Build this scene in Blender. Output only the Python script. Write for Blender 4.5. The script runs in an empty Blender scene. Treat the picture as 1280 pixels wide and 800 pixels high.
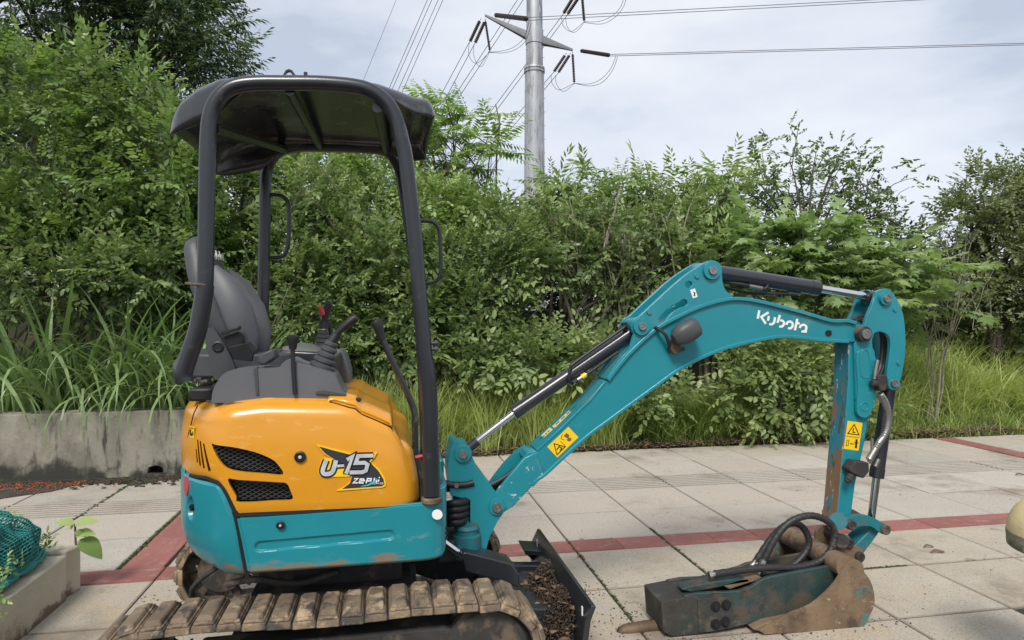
import bpy, bmesh, math, random
import numpy as np
from mathutils import Vector, Matrix
from mathutils.geometry import tessellate_polygon

# ------------------------------------------------------------------ camera, sky, sun, exposure
scene = bpy.context.scene
COL = scene.collection
F, CH = 820.0, 1.444                       # focal length in photo pixels (1280 wide), camera height
YAW = math.atan(153 / 820); SN, CS = math.sin(YAW), math.cos(YAW)
cam_d = bpy.data.cameras.new('camera'); cam = bpy.data.objects.new('camera', cam_d); COL.objects.link(cam)
cam.location = (0, 0, CH); cam.rotation_euler = (math.pi / 2, 0, -YAW)
cam_d.sensor_width = 36; cam_d.lens = 36 * F / 1280; cam_d.clip_start = .05; cam_d.clip_end = 2000
scene.camera = cam
SUN_EL, SUN_AZ = math.radians(48), math.radians(-158)     # azimuth measured from +Y, clockwise
sun_d = bpy.data.lights.new('sun', 'SUN'); sun_d.energy = 1.5; sun_d.angle = math.radians(18); sun_d.color = (1, .94, .86)
sun = bpy.data.objects.new('sun', sun_d); COL.objects.link(sun)
sv = Vector((math.sin(SUN_AZ) * math.cos(SUN_EL), math.cos(SUN_AZ) * math.cos(SUN_EL), math.sin(SUN_EL)))
sun.rotation_euler = sv.to_track_quat('Z', 'Y').to_euler()
scene.view_settings.view_transform = 'Standard'; scene.view_settings.look = 'None'
scene.view_settings.exposure = 1.12; scene.view_settings.gamma = 1
wd = bpy.data.worlds.new('World'); scene.world = wd; wd.use_nodes = True
nt = wd.node_tree; nt.nodes.clear()
def N(t, kind, **kw):
    n = t.nodes.new(kind)
    for k, v in kw.items():
        if k in n.inputs.keys(): n.inputs[k].default_value = v
        else: setattr(n, k, v)
    return n
sky = N(nt, 'ShaderNodeTexSky', sky_type='NISHITA', sun_disc=False, sun_elevation=SUN_EL, sun_rotation=SUN_AZ)
tc = N(nt, 'ShaderNodeTexCoord')
mp = N(nt, 'ShaderNodeMapping'); mp.inputs['Scale'].default_value = (1.6, 1.6, 4.2); mp.inputs['Location'].default_value = (.35, .1, .2)
no = N(nt, 'ShaderNodeTexNoise', Scale=1.7, Detail=7.0, Roughness=.52)
rp = N(nt, 'ShaderNodeValToRGB'); cr = rp.color_ramp
cr.elements[0].position = .36; cr.elements[0].color = (3.45, 3.85, 4.55, 1)
cr.elements[1].position = .68; cr.elements[1].color = (5.7, 5.8, 6.05, 1)
e = cr.elements.new(.5); e.color = (4.8, 5.08, 5.6, 1)
mx = N(nt, 'ShaderNodeMixRGB'); mx.inputs['Fac'].default_value = .88
bg = N(nt, 'ShaderNodeBackground', Strength=.077); wo = N(nt, 'ShaderNodeOutputWorld')
L = nt.links.new
L(tc.outputs['Generated'], mp.inputs['Vector']); L(mp.outputs[0], no.inputs['Vector']); L(no.outputs['Fac'], rp.inputs[0])
L(sky.outputs[0], mx.inputs['Color1']); L(rp.outputs[0], mx.inputs['Color2']); L(mx.outputs[0], bg.inputs[0]); L(bg.outputs[0], wo.inputs[0])

random.seed(7); RNG = np.random.default_rng(7)

# ------------------------------------------------------------------ geometry helpers
def W(px, py, Y):                          # photo pixel -> world point on the vertical plane Y
    r = (px - 640) / F; X = Y * (r * CS + SN) / (CS - r * SN); D = X * SN + Y * CS
    return Vector((X, Y, CH - (py - 400) * D / F))
def G(px, py, z=0):                        # photo pixel -> point on the ground
    D = (CH - z) * F / (py - 400); r = (px - 640) / F * D
    return Vector((r * CS + D * SN, D * CS - r * SN, z))
def Q(px, py, D):                          # photo pixel -> point at camera depth D
    r = (px - 640) / F * D
    return Vector((r * CS + D * SN, D * CS - r * SN, CH - (py - 400) * D / F))
def cat(pts, n=6, closed=False):           # Catmull-Rom
    P = [np.array(p, float) for p in pts]; m = len(P); out = []
    rng = range(m if closed else m - 1)
    for i in rng:
        if closed: a, b, c, d = P[i - 1], P[i], P[(i + 1) % m], P[(i + 2) % m]
        else: a, b, c, d = P[max(i - 1, 0)], P[i], P[i + 1], P[min(i + 2, m - 1)]
        for k in range(n):
            t = k / n
            out.append(.5 * ((2 * b) + (-a + c) * t + (2 * a - 5 * b + 4 * c - d) * t * t + (-a + 3 * b - 3 * c + d) * t ** 3))
    if not closed: out.append(P[-1])
    return [tuple(p) for p in out]
def circ(cx, cy, r, n=20, a0=0, a1=2 * math.pi, ry=None):
    full = abs(a1 - a0 - 2 * math.pi) < 1e-6
    return [(cx + r * math.cos(a0 + (a1 - a0) * k / (n if full else n - 1)), cy + (ry or r) * math.sin(a0 + (a1 - a0) * k / (n if full else n - 1))) for k in range(n)]

WL = {}                                    # world location of each built object
class MB:
    def __init__(s): s.v = []; s.f = []; s.m = []; s.mi = 0
    def add(s, vs, fs, mi=None):
        o = len(s.v); s.v += [tuple(v) for v in vs]; s.f += [tuple(i + o for i in f) for f in fs]; s.m += [s.mi if mi is None else mi] * len(fs)
        return s
    def box(s, c, size, rot=None):
        R = rot or Matrix.Identity(3); h = Vector(size) / 2; vs = []
        for x in (-1, 1):
            for y in (-1, 1):
                for z in (-1, 1): vs.append(Vector(c) + R @ Vector((x * h.x, y * h.y, z * h.z)))
        return s.add(vs, [(0, 1, 3, 2), (4, 6, 7, 5), (0, 4, 5, 1), (2, 3, 7, 6), (0, 2, 6, 4), (1, 5, 7, 3)])
    def tube(s, path, r, n=10, cap=True, flat=1.0):
        P = [Vector(p) for p in path]; m = len(P); rr = r if isinstance(r, (list, tuple)) else [r] * m
        T = [(P[min(i + 1, m - 1)] - P[max(i - 1, 0)]).normalized() for i in range(m)]
        u = T[0].orthogonal().normalized(); vs = []; fs = []
        if abs(T[0].y) < .9: u = (Vector((0, 1, 0)) - T[0] * T[0].y).normalized()
        for i in range(m):
            u = (u - T[i] * u.dot(T[i])).normalized(); w = T[i].cross(u)
            for k in range(n):
                a = 2 * math.pi * k / n; vs.append(P[i] + u * (math.cos(a) * rr[i]) + w * (math.sin(a) * rr[i] * flat))
        for i in range(m - 1):
            for k in range(n):
                a, b = i * n + k, i * n + (k + 1) % n; fs.append((a, b, b + n, a + n))
        if cap: fs += [tuple(range(n))[::-1], tuple((m - 1) * n + k for k in range(n))]
        return s.add(vs, fs)
    def cyl(s, p0, p1, r0, r1=None, n=20): return s.tube([p0, p1], [r0, r0 if r1 is None else r1], n)
    def lathe(s, p, axis, prof, n=24):     # prof: (distance along axis, radius)
        A = Vector(axis).normalized(); return s.tube2([Vector(p) + A * t for t, _ in prof], [max(r, 1e-4) for _, r in prof], A, n)
    def tube2(s, P, rr, A, n):
        u = A.orthogonal().normalized(); w = A.cross(u); vs = []; fs = []
        for p, r in zip(P, rr):
            for k in range(n):
                a = 2 * math.pi * k / n; vs.append(p + u * math.cos(a) * r + w * math.sin(a) * r)
        for i in range(len(P) - 1):
            for k in range(n):
                a, b = i * n + k, i * n + (k + 1) % n; fs.append((a, b, b + n, a + n))
        fs += [tuple(range(n))[::-1], tuple((len(P) - 1) * n + k for k in range(n))]
        return s.add(vs, fs)
    def prism3(s, loops, dv):              # loops: list of lists of 3D points (outer, holes...), extruded by vector dv
        lp = [[Vector(p) for p in l] for l in loops]; flat = [p for l in lp for p in l]; m = len(flat); dv = Vector(dv)
        tri = tessellate_polygon(lp); vs = flat + [p + dv for p in flat]
        fs = [tuple(t) for t in tri] + [tuple(i + m for i in t[::-1]) for t in tri]; o = 0
        for l in lp:
            k = len(l)
            for i in range(k):
                a, b = o + i, o + (i + 1) % k; fs.append((a, b, b + m, a + m))
            o += k
        return s.add(vs, fs)
    def prism(s, poly, y0, y1, holes=(), ref=None):      # poly in photo pixels, lying on plane ref (default y0)
        ref = y0 if ref is None else ref
        loops = []
        for l in [poly] + list(holes):
            q = []
            for p in l:
                w = W(p[0], p[1], ref); q.append((w.x, y0, w.z))
            loops.append(q)
        return s.prism3(loops, (0, y1 - y0, 0))
    def ribbon(s, pts, w, y0, y1, ref=None, closed=False):  # mitred stroke in photo pixels, extruded in Y
        P = [np.array(p, float) for p in pts]; m = len(P); Lf, Rt = [], []
        for i in range(m):
            a = P[i - 1] if (i or closed) else P[i]; b = P[(i + 1) % m] if (i < m - 1 or closed) else P[i]
            d1 = P[i] - a; d2 = b - P[i]
            n1 = np.array([-d1[1], d1[0]]); n2 = np.array([-d2[1], d2[0]])
            l1, l2 = np.linalg.norm(n1), np.linalg.norm(n2)
            if l1 < 1e-9: nn = n2 / l2
            elif l2 < 1e-9: nn = n1 / l1
            else:
                n1 /= l1; n2 /= l2; nn = n1 + n2; nn /= np.linalg.norm(nn); nn = nn / max(nn @ n1, .5)
            ww = w[i] if isinstance(w, (list, tuple)) else w
            Lf.append(P[i] + nn * ww / 2); Rt.append(P[i] - nn * ww / 2)
        ref = y0 if ref is None else ref
        vs = []
        for y in (y0, y1):
            for l in (Lf, Rt):
                for p in l:
                    q = W(p[0], p[1], ref); vs.append((q.x, y, q.z))
        fs = []
        for i in range(m if closed else m - 1):
            j = (i + 1) % m
            fs += [(i, j, m + j, m + i), (2 * m + i, 3 * m + i, 3 * m + j, 2 * m + j), (i, 2 * m + i, 2 * m + j, j), (m + i, m + j, 3 * m + j, 3 * m + i)]
        if not closed: fs += [(0, m, 3 * m, 2 * m), (m - 1, 3 * m - 1, 4 * m - 1, 2 * m - 1)]
        return s.add(vs, fs)
    def loft(s, secs, n=20, e=2.6, cap=True):   # secs: (center, axis_u, axis_v, half_u, half_v)
        vs = []; fs = []
        for c, u, v, a, b in secs:
            c, u, v = Vector(c), Vector(u).normalized(), Vector(v).normalized()
            for k in range(n):
                t = 2 * math.pi * k / n; x, y = math.cos(t), math.sin(t)
                vs.append(c + u * (a * math.copysign(abs(x) ** (2 / e), x)) + v * (b * math.copysign(abs(y) ** (2 / e), y)))
        for i in range(len(secs) - 1):
            for k in range(n):
                a, b = i * n + k, i * n + (k + 1) % n; fs.append((a, b, b + n, a + n))
        if cap: fs += [tuple(range(n))[::-1], tuple((len(secs) - 1) * n + k for k in range(n))]
        return s.add(vs, fs)
    def build(s, name, mats, parent=None, bevel=0, seg=2, sharp=38, loc=None, recalc=True, smooth=True):
        me = bpy.data.meshes.new(name); V = np.array(s.v, float)
        if parent is not None: base = np.array(WL[parent.name])
        elif loc is not None: base = np.array(loc, float)
        else: base = np.array([(V[:, 0].min() + V[:, 0].max()) / 2, (V[:, 1].min() + V[:, 1].max()) / 2, V[:, 2].min()])
        me.from_pydata((V - base).tolist(), [], s.f)
        for mm in (mats if isinstance(mats, (list, tuple)) else [mats]): me.materials.append(mm)
        me.polygons.foreach_set('material_index', s.m)
        if recalc:
            bm = bmesh.new(); bm.from_mesh(me); bmesh.ops.recalc_face_normals(bm, faces=bm.faces); bm.to_mesh(me); bm.free()
        if smooth:
            me.polygons.foreach_set('use_smooth', [True] * len(me.polygons)); me.set_sharp_from_angle(angle=math.radians(sharp))
        o = bpy.data.objects.new(name, me); COL.objects.link(o)
        if parent is not None: o.parent = parent; WL[o.name] = WL[parent.name]
        else: o.location = base; WL[o.name] = tuple(base)
        if bevel:
            b = o.modifiers.new('bevel', 'BEVEL'); b.width = bevel; b.segments = seg; b.limit_method = 'ANGLE'; b.angle_limit = math.radians(32); b.harden_normals = False
        return o
def tag(o, label=None, cat=None, group=None, kind=None):
    if label: o['label'] = label
    if cat: o['category'] = cat
    if group: o['group'] = group
    if kind: o['kind'] = kind
    return o
def empty(name, loc, label, cat, group=None):
    o = bpy.data.objects.new(name, None); COL.objects.link(o); o.location = loc; o.empty_display_size = .2
    WL[o.name] = tuple(loc); return tag(o, label, cat, group)
def tri_mesh(name, V, T, mats, parent=None, tint=None, base=None, loc=None):   # fast triangle mesh from numpy
    me = bpy.data.meshes.new(name); b = np.array(WL[parent.name]) if parent is not None else np.array(loc if loc is not None else (0, 0, 0))
    V = V - b
    me.vertices.add(len(V)); me.vertices.foreach_set('co', V.astype(np.float32).ravel())
    me.loops.add(3 * len(T)); me.loops.foreach_set('vertex_index', T.astype(np.int32).ravel())
    me.polygons.add(len(T)); me.polygons.foreach_set('loop_start', np.arange(0, 3 * len(T), 3, dtype=np.int32)); me.polygons.foreach_set('loop_total', np.full(len(T), 3, dtype=np.int32))
    me.update(calc_edges=True); me.validate()
    if tint is not None:
        a = me.attributes.new('tint', 'FLOAT', 'POINT'); a.data.foreach_set('value', tint.astype(np.float32))
    for mm in (mats if isinstance(mats, (list, tuple)) else [mats]): me.materials.append(mm)
    o = bpy.data.objects.new(name, me); COL.objects.link(o)
    if parent is not None: o.parent = parent; WL[o.name] = WL[parent.name]
    else: o.location = b; WL[o.name] = tuple(b)
    return o

# ------------------------------------------------------------------ materials
def mk(name, base, rough=.5, metal=0., var=.12, vs=5., bump=0., bs=80., spec=.5, coat=0., layers=(), rnd=False, rv=0., alt=None):
    """procedural principled material; layers = (colour, scale, lo, hi, rough, stretch(xyz), zlo, zhi)"""
    m = bpy.data.materials.new(name); m.use_nodes = True; t = m.node_tree; t.nodes.clear(); L = t.links.new
    out = N(t, 'ShaderNodeOutputMaterial'); p = N(t, 'ShaderNodeBsdfPrincipled'); L(p.outputs[0], out.inputs[0])
    p.inputs['Metallic'].default_value = metal; p.inputs['Specular IOR Level'].default_value = spec
    p.inputs['Coat Weight'].default_value = coat; p.inputs['Coat Roughness'].default_value = .12
    tc = N(t, 'ShaderNodeTexCoord'); vec = tc.outputs['Object']
    if rnd or rv:
        oi = N(t, 'ShaderNodeObjectInfo'); sc = N(t, 'ShaderNodeVectorMath', operation='SCALE'); cb = N(t, 'ShaderNodeCombineXYZ')
        for k in range(3): L(oi.outputs['Random'], cb.inputs[k])
        L(cb.outputs[0], sc.inputs[0]); sc.inputs['Scale'].default_value = 37.
        ad = N(t, 'ShaderNodeVectorMath', operation='ADD'); L(vec, ad.inputs[0]); L(sc.outputs[0], ad.inputs[1]); vec = ad.outputs[0]
    n1 = N(t, 'ShaderNodeTexNoise', Scale=vs, Detail=5., Roughness=.6); L(vec, n1.inputs['Vector'])
    mr = N(t, 'ShaderNodeMapRange'); mr.inputs['From Min'].default_value = .3; mr.inputs['From Max'].default_value = .7
    mr.inputs['To Min'].default_value = 1 - var; mr.inputs['To Max'].default_value = 1 + var; L(n1.outputs['Fac'], mr.inputs[0])
    mu = N(t, 'ShaderNodeVectorMath', operation='SCALE'); mu.inputs[0].default_value = base; L(mr.outputs[0], mu.inputs['Scale'])
    col = mu.outputs[0]
    if rv:
        m2 = N(t, 'ShaderNodeMapRange'); m2.inputs['To Min'].default_value = 1 - rv; m2.inputs['To Max'].default_value = 1 + rv; L(oi.outputs['Random'], m2.inputs[0])
        s2 = N(t, 'ShaderNodeVectorMath', operation='SCALE'); L(col, s2.inputs[0]); L(m2.outputs[0], s2.inputs['Scale']); col = s2.outputs[0]
    if alt:
        am = N(t, 'ShaderNodeMixRGB'); wn = N(t, 'ShaderNodeTexWhiteNoise', noise_dimensions='1D'); L(oi.outputs['Random'], wn.inputs['W']); L(wn.outputs['Value'], am.inputs[0]); L(col, am.inputs[1]); am.inputs[2].default_value = (*alt, 1); col = am.outputs[0]
    rg = None
    for ly in layers:
        c, s_, lo, hi = ly[:4]; r_ = ly[4] if len(ly) > 4 else .8; st = ly[5] if len(ly) > 5 else None; zl = ly[6:8] if len(ly) > 7 else None
        v = vec
        if st == 'W': v = N(t, 'ShaderNodeNewGeometry').outputs['Position']
        elif st:
            mp = N(t, 'ShaderNodeMapping'); mp.inputs['Scale'].default_value = st; L(vec, mp.inputs[0]); v = mp.outputs[0]
        nn = N(t, 'ShaderNodeTexNoise', Scale=s_, Detail=6., Roughness=.65); L(v, nn.inputs['Vector']); fac = nn.outputs['Fac']
        if zl:                              # the stain reaches up from height zl[0] and ends by zl[1]
            sx = N(t, 'ShaderNodeSeparateXYZ'); L(tc.outputs['Object'], sx.inputs[0])
            zr = N(t, 'ShaderNodeMapRange'); zr.inputs['From Min'].default_value = zl[0]; zr.inputs['From Max'].default_value = zl[1]
            zr.inputs['To Min'].default_value = .22; zr.inputs['To Max'].default_value = -.3; L(sx.outputs['Z'], zr.inputs[0])
            ad = N(t, 'ShaderNodeMath', operation='ADD'); L(fac, ad.inputs[0]); L(zr.outputs[0], ad.inputs[1]); fac = ad.outputs[0]
        k = N(t, 'ShaderNodeMapRange', interpolation_type='SMOOTHSTEP'); k.inputs['From Min'].default_value = lo; k.inputs['From Max'].default_value = hi; L(fac, k.inputs[0])
        mm = N(t, 'ShaderNodeMixRGB'); L(k.outputs[0], mm.inputs[0]); L(col, mm.inputs[1]); mm.inputs[2].default_value = (*c, 1); col = mm.outputs[0]
        rm = N(t, 'ShaderNodeMix'); L(k.outputs[0], rm.inputs[0]); rm.inputs[3].default_value = r_
        if rg is None: rm.inputs[2].default_value = rough
        else: L(rg, rm.inputs[2])
        rg = rm.outputs[0]
    L(col, p.inputs['Base Color'])
    if rg is None: p.inputs['Roughness'].default_value = rough
    else: L(rg, p.inputs['Roughness'])
    if bump:
        nb = N(t, 'ShaderNodeTexNoise', Scale=bs, Detail=5., Roughness=.6); L(vec, nb.inputs['Vector'])
        b = N(t, 'ShaderNodeBump', Strength=bump, Distance=.01); L(nb.outputs['Fac'], b.inputs['Height']); L(b.outputs[0], p.inputs['Normal'])
    return m
def leafmat(name, c0, c1, c2, rough=.42, trans=.35, spec=.4):
    m = bpy.data.materials.new(name); m.use_nodes = True; t = m.node_tree; t.nodes.clear(); L = t.links.new
    out = N(t, 'ShaderNodeOutputMaterial'); p = N(t, 'ShaderNodeBsdfPrincipled', Roughness=rough); p.inputs['Specular IOR Level'].default_value = spec
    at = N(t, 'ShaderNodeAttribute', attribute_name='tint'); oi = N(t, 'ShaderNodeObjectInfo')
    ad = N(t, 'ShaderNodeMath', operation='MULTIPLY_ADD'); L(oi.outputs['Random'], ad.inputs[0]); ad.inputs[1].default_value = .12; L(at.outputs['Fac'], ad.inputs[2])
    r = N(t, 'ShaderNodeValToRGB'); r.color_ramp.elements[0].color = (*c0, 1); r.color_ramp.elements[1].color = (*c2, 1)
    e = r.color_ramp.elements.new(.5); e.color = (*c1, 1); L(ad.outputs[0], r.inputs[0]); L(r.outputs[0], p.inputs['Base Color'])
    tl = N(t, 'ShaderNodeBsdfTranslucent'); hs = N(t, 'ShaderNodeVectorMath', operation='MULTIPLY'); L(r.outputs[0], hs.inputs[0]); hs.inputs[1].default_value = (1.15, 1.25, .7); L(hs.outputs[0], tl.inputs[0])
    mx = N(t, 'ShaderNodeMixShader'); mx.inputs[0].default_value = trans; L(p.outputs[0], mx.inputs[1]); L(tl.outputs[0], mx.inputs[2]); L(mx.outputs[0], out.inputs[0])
    return m
MUD = (.20, .145, .09); RUST = (.16, .085, .045)
M = {}
M['teal'] = mk('teal_paint', (.012, .220, .268), .34, var=.07, vs=3, coat=.25, bump=.02, bs=14, layers=(((.30, .42, .44), 42, .70, .76, .6), ((.13, .25, .26), 5, .60, .80, .6)))
M['teal_body'] = mk('teal_body_paint', (.012, .220, .268), .34, var=.06, vs=3, coat=.25, bump=.02, bs=12, layers=(((.17, .27, .26), 7, .60, .82, .6, (1, 1, 2.2)), (MUD, 9, .50, .66, .9, (1, 1, 3), .50, .66), ((.34, .44, .44), 55, .70, .75, .6)))
M['teal_dirty'] = mk('worn_teal_paint', (.014, .15, .18), .5, var=.2, vs=8, bump=.1, bs=40, layers=(((.10, .075, .05), 9, .50, .62, .9), ((.30, .38, .38), 30, .66, .72, .7)))
M['teal_worn_face'] = mk('scraped_teal_paint', (.016, .18, .24), .5, var=.2, vs=7, bump=.12, bs=50, layers=(((.19, .115, .065), 6, .44, .53, .85, (1.8, 1.8, .7), .0, 1.75), ((.5, .5, .46), 22, .60, .65, .7, (1.5, 1.5, .5)), ((.09, .055, .035), 15, .56, .66, .85, (1.5, 1.5, .6))))
M['breaker'] = mk('grimy_breaker_paint', (.020, .048, .046), .6, var=.3, vs=7, bump=.3, bs=45, layers=(((.075, .060, .044), 5, .46, .62, .9), ((.035, .032, .028), 11, .52, .64, .9), ((.10, .19, .18), 9, .62, .72, .6), ((.25, .23, .19), 40, .66, .72, .9)))
M['orange'] = mk('orange_paint', (.66, .285, .014), .28, var=.035, vs=3, coat=.45, bump=.012, bs=9, layers=(((.50, .20, .03), 4, .60, .85, .5, (1, 1, .5)), ((.30, .14, .03), 60, .72, .77, .7), ((.74, .44, .16), 11, .58, .80, .55, (1, 1, 3)), ((.40, .22, .08), 38, .68, .72, .6, (.6, .6, 5))))
M['char'] = mk('charcoal_paint', (.020, .023, .028), .30, var=.12, vs=4, coat=.2, layers=(((.10, .09, .08), 12, .60, .78, .7), ((.42, .42, .42), 70, .715, .75, .7)))
M['roof'] = mk('canopy_paint', (.022, .025, .029), .24, var=.1, vs=3, coat=.5, layers=(((.10, .105, .10), 5, .52, .76, .5),))
M['plastic'] = mk('dark_grey_plastic', (.060, .063, .068), .48, var=.1, vs=5, bump=.08, bs=300, layers=(((.12, .11, .10), 6, .58, .8, .8),))
M['console'] = mk('console_plastic', (.115, .12, .13), .5, var=.08, vs=5, bump=.08, bs=300, layers=(((.17, .16, .145), 6, .58, .8, .8),))
M['black'] = mk('black_rubber', (.014, .014, .015), .5, var=.2, vs=8, bump=.1, bs=120)
M['hose'] = mk('dusty_hose_rubber', (.020, .020, .021), .5, var=.2, vs=9, bump=.1, bs=90, layers=(((.10, .085, .065), 10, .58, .75, .9),))
M['void'] = mk('dark_interior', (.006, .006, .007), .8, var=.2)
M['chrome'] = mk('chrome', (.72, .72, .72), .14, 1., var=.03)
M['steel'] = mk('bare_steel', (.35, .34, .32), .38, .9, var=.15, vs=20, layers=(((.12, .10, .08), 12, .55, .72, .8),))
M['cyl'] = mk('black_cylinder_paint', (.024, .025, .034), .3, var=.12, vs=4, coat=.3, layers=(((.08, .075, .07), 9, .62, .8, .6),))
M['mud'] = mk('mud_caked_steel', MUD, .9, var=.3, vs=10, bump=.5, bs=40, layers=(((.06, .05, .04), 6, .48, .62, .9), ((.30, .23, .15), 14, .58, .7, .95)))
M['pad'] = mk('mud_dusted_rubber', (.165, .122, .08), .85, var=.25, vs=12, bump=.35, bs=60, rnd=True, rv=.12, layers=(((.055, .047, .04), 10, .50, .64, .8), ((.36, .27, .17), 13, .52, .66, .95)))
M['under'] = mk('grimy_undercarriage', (.030, .028, .026), .75, var=.3, vs=8, bump=.3, bs=40, layers=(((.13, .10, .07), 7, .50, .64, .9),))
M['rust'] = mk('rusty_bucket_steel', (.175, .118, .07), .72, var=.28, vs=9, bump=.35, bs=55, layers=(((.075, .05, .034), 5, .48, .62, .8), ((.25, .19, .12), 7, .56, .72, .9), ((.30, .29, .26), 26, .62, .70, .6, (1, 1, 2.5)), ((.06, .16, .17), 8, .62, .67, .6), ((.10, .065, .04), 45, .60, .70, .85)))
M['breaker_mud'] = mk('muddy_breaker_steel', (.042, .038, .032), .75, var=.35, vs=8, bump=.4, bs=45, layers=(((.03, .035, .032), 6, .46, .6, .6), ((.105, .084, .06), 9, .54, .68, .95), ((.05, .10, .10), 12, .66, .72, .6)))
M['chisel'] = mk('brown_chisel_steel', (.13, .085, .052), .6, .3, var=.3, vs=12, bump=.2, bs=50, layers=(((.06, .045, .035), 9, .5, .65, .8),))
M['teal_chip'] = mk('chipped_teal_paint', (.012, .220, .268), .38, var=.07, vs=3, coat=.2, layers=(((.50, .56, .56), 34, .60, .64, .6), ((.13, .22, .22), 6, .58, .78, .6)))
M['white'] = mk('white_vinyl', (.78, .78, .76), .5, var=.03)
M['silver'] = mk('silver_vinyl', (.52, .53, .55), .35, .1, var=.18, vs=30)
M['decal'] = mk('dark_slate_vinyl', (.035, .036, .05), .35, var=.05)
M['yel'] = mk('yellow_vinyl', (.85, .55, .01), .4, var=.04)
M['blackv'] = mk('black_vinyl', (.01, .01, .012), .4)
M['cyanv'] = mk('cyan_vinyl', (.05, .45, .60), .4)
M['red'] = mk('red_reflector', (.50, .03, .05), .3, var=.05)
M['paleyel'] = mk('faded_yellow_vinyl', (.72, .58, .26), .5, var=.08, vs=30)
M['slab'] = mk('grey_granite_slab', (.475, .442, .388), .85, var=.10, vs=3.2, bump=.8, bs=70, rnd=True, rv=.13, alt=(.48, .42, .35), layers=(((.47, .41, .32), 2.4, .50, .74, .9), ((.25, .23, .20), 62, .53, .66, .9), ((.60, .56, .50), 75, .58, .68, .9), ((.16, .14, .115), 24, .69, .75, .9), ((.27, .225, .17), 1.1, .53, .72, .9, 'W'), ((.15, .125, .095), 4.5, .62, .75, .95, 'W'), ((.20, .18, .15), 17, .66, .74, .95, 'W')))
M['slab_beige'] = mk('beige_granite_slab', (.46, .405, .32), .85, var=.12, vs=3.2, bump=.9, bs=70, rnd=True, rv=.08, alt=(.48, .42, .34), layers=(((.50, .40, .26), 2.4, .50, .74, .9), ((.25, .23, .20), 62, .53, .66, .9), ((.60, .56, .50), 75, .58, .68, .9), ((.16, .14, .115), 24, .69, .75, .9), ((.27, .225, .17), 1.1, .53, .72, .9, 'W'), ((.15, .125, .095), 4.5, .62, .75, .95, 'W'), ((.20, .18, .15), 17, .66, .74, .95, 'W')))
M['slab_red'] = mk('red_paving_brick', (.285, .112, .096), .85, var=.10, vs=3, bump=.4, bs=130, rnd=True, rv=.12, layers=(((.36, .22, .19), 4, .52, .75, .9), ((.17, .085, .07), 2.2, .52, .72, .9, 'W'), ((.40, .33, .29), 40, .62, .70, .9), ((.12, .06, .05), 60, .66, .72, .9)))
M['bed'] = mk('joint_soil', (.028, .024, .019), .95, var=.3, vs=8, bump=.5, bs=60, layers=(((.055, .075, .022), 3.2, .50, .62, .9),))
M['soil'] = mk('dark_soil', (.060, .044, .030), .95, var=.35, vs=4, bump=.8, bs=30, layers=(((.12, .09, .06), 12, .55, .7, .95), ((.03, .045, .015), 2, .5, .65, .9)))
M['wall'] = mk('weathered_concrete', (.30, .285, .23), .88, var=.18, vs=4, bump=.5, bs=40, layers=(((.17, .16, .125), 3.1, .44, .66, .9, (1, 1, .6)), ((.38, .37, .32), 7, .60, .72, .9), ((.075, .072, .06), 5.5, .53, .66, .9, (1.8, 1, .30)), ((.040, .040, .033), 3.6, .46, .64, .95, (1, 1, .8), -.02, .52), ((.13, .14, .08), 6, .60, .76, .95)))
M['kerb'] = mk('pale_kerb_concrete', (.50, .45, .36), .85, var=.10, vs=4, bump=.35, bs=70, layers=(((.30, .26, .19), 4, .52, .74, .9), ((.17, .12, .08), 6, .52, .66, .95, (1, 1, 1), .0, .14)))
M['post'] = mk('galvanised_steel', (.42, .44, .46), .5, .35, var=.10, vs=.7, layers=(((.25, .26, .27), 1.6, .50, .62, .6, (2.2, 2.2, .35)), ((.60, .61, .62), 2.2, .60, .70, .5, (2.5, 2.5, .25))))
M['arm_steel'] = mk('dull_arm_steel', (.19, .20, .215), .6, .3, var=.12, vs=1.2)
M['insul'] = mk('brown_insulator', (.035, .018, .016), .35)
M['wire'] = mk('aluminium_conductor', (.10, .105, .115), .6, .2)
M['cap'] = mk('yellow_painted_concrete', (.64, .53, .29), .7, var=.08, vs=9, bump=.25, bs=60, layers=(((.50, .42, .24), 7, .55, .75, .9),))
M['conc'] = mk('mossy_concrete', (.24, .225, .16), .9, var=.2, vs=12, bump=.5, bs=60, layers=(((.10, .095, .06), 12, .5, .62, .95),))
M['greycol'] = mk('grey_painted_column', (.30, .33, .37), .6, var=.06, vs=5)
M['bark'] = mk('grey_bark', (.11, .095, .075), .9, var=.3, vs=14, bump=.5, bs=60)
M['bark_pale'] = mk('pale_bark', (.27, .24, .19), .9, var=.25, vs=14, bump=.4, bs=60)
M['bark_dark'] = mk('dark_bark', (.045, .036, .028), .9, var=.3, vs=14, bump=.5, bs=60)
M['net'] = mk('green_shade_net', (.02, .22, .20), .6, var=.2, vs=9); M['netsoil'] = mk('heap_under_net', (.045, .085, .070), .9, var=.4, vs=14, bump=.6, bs=40)
M['petal'] = mk('orange_petals', (.50, .11, .045), .7, var=.5, vs=14)
M['heap'] = mk('crumbly_brown_soil', (.060, .043, .029), .95, var=.4, vs=25, bump=.4, bs=90, layers=(((.19, .14, .09), 40, .58, .7, .95),))
M['dead'] = mk('dry_litter', (.17, .115, .07), .9, var=.5, vs=9)
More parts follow.
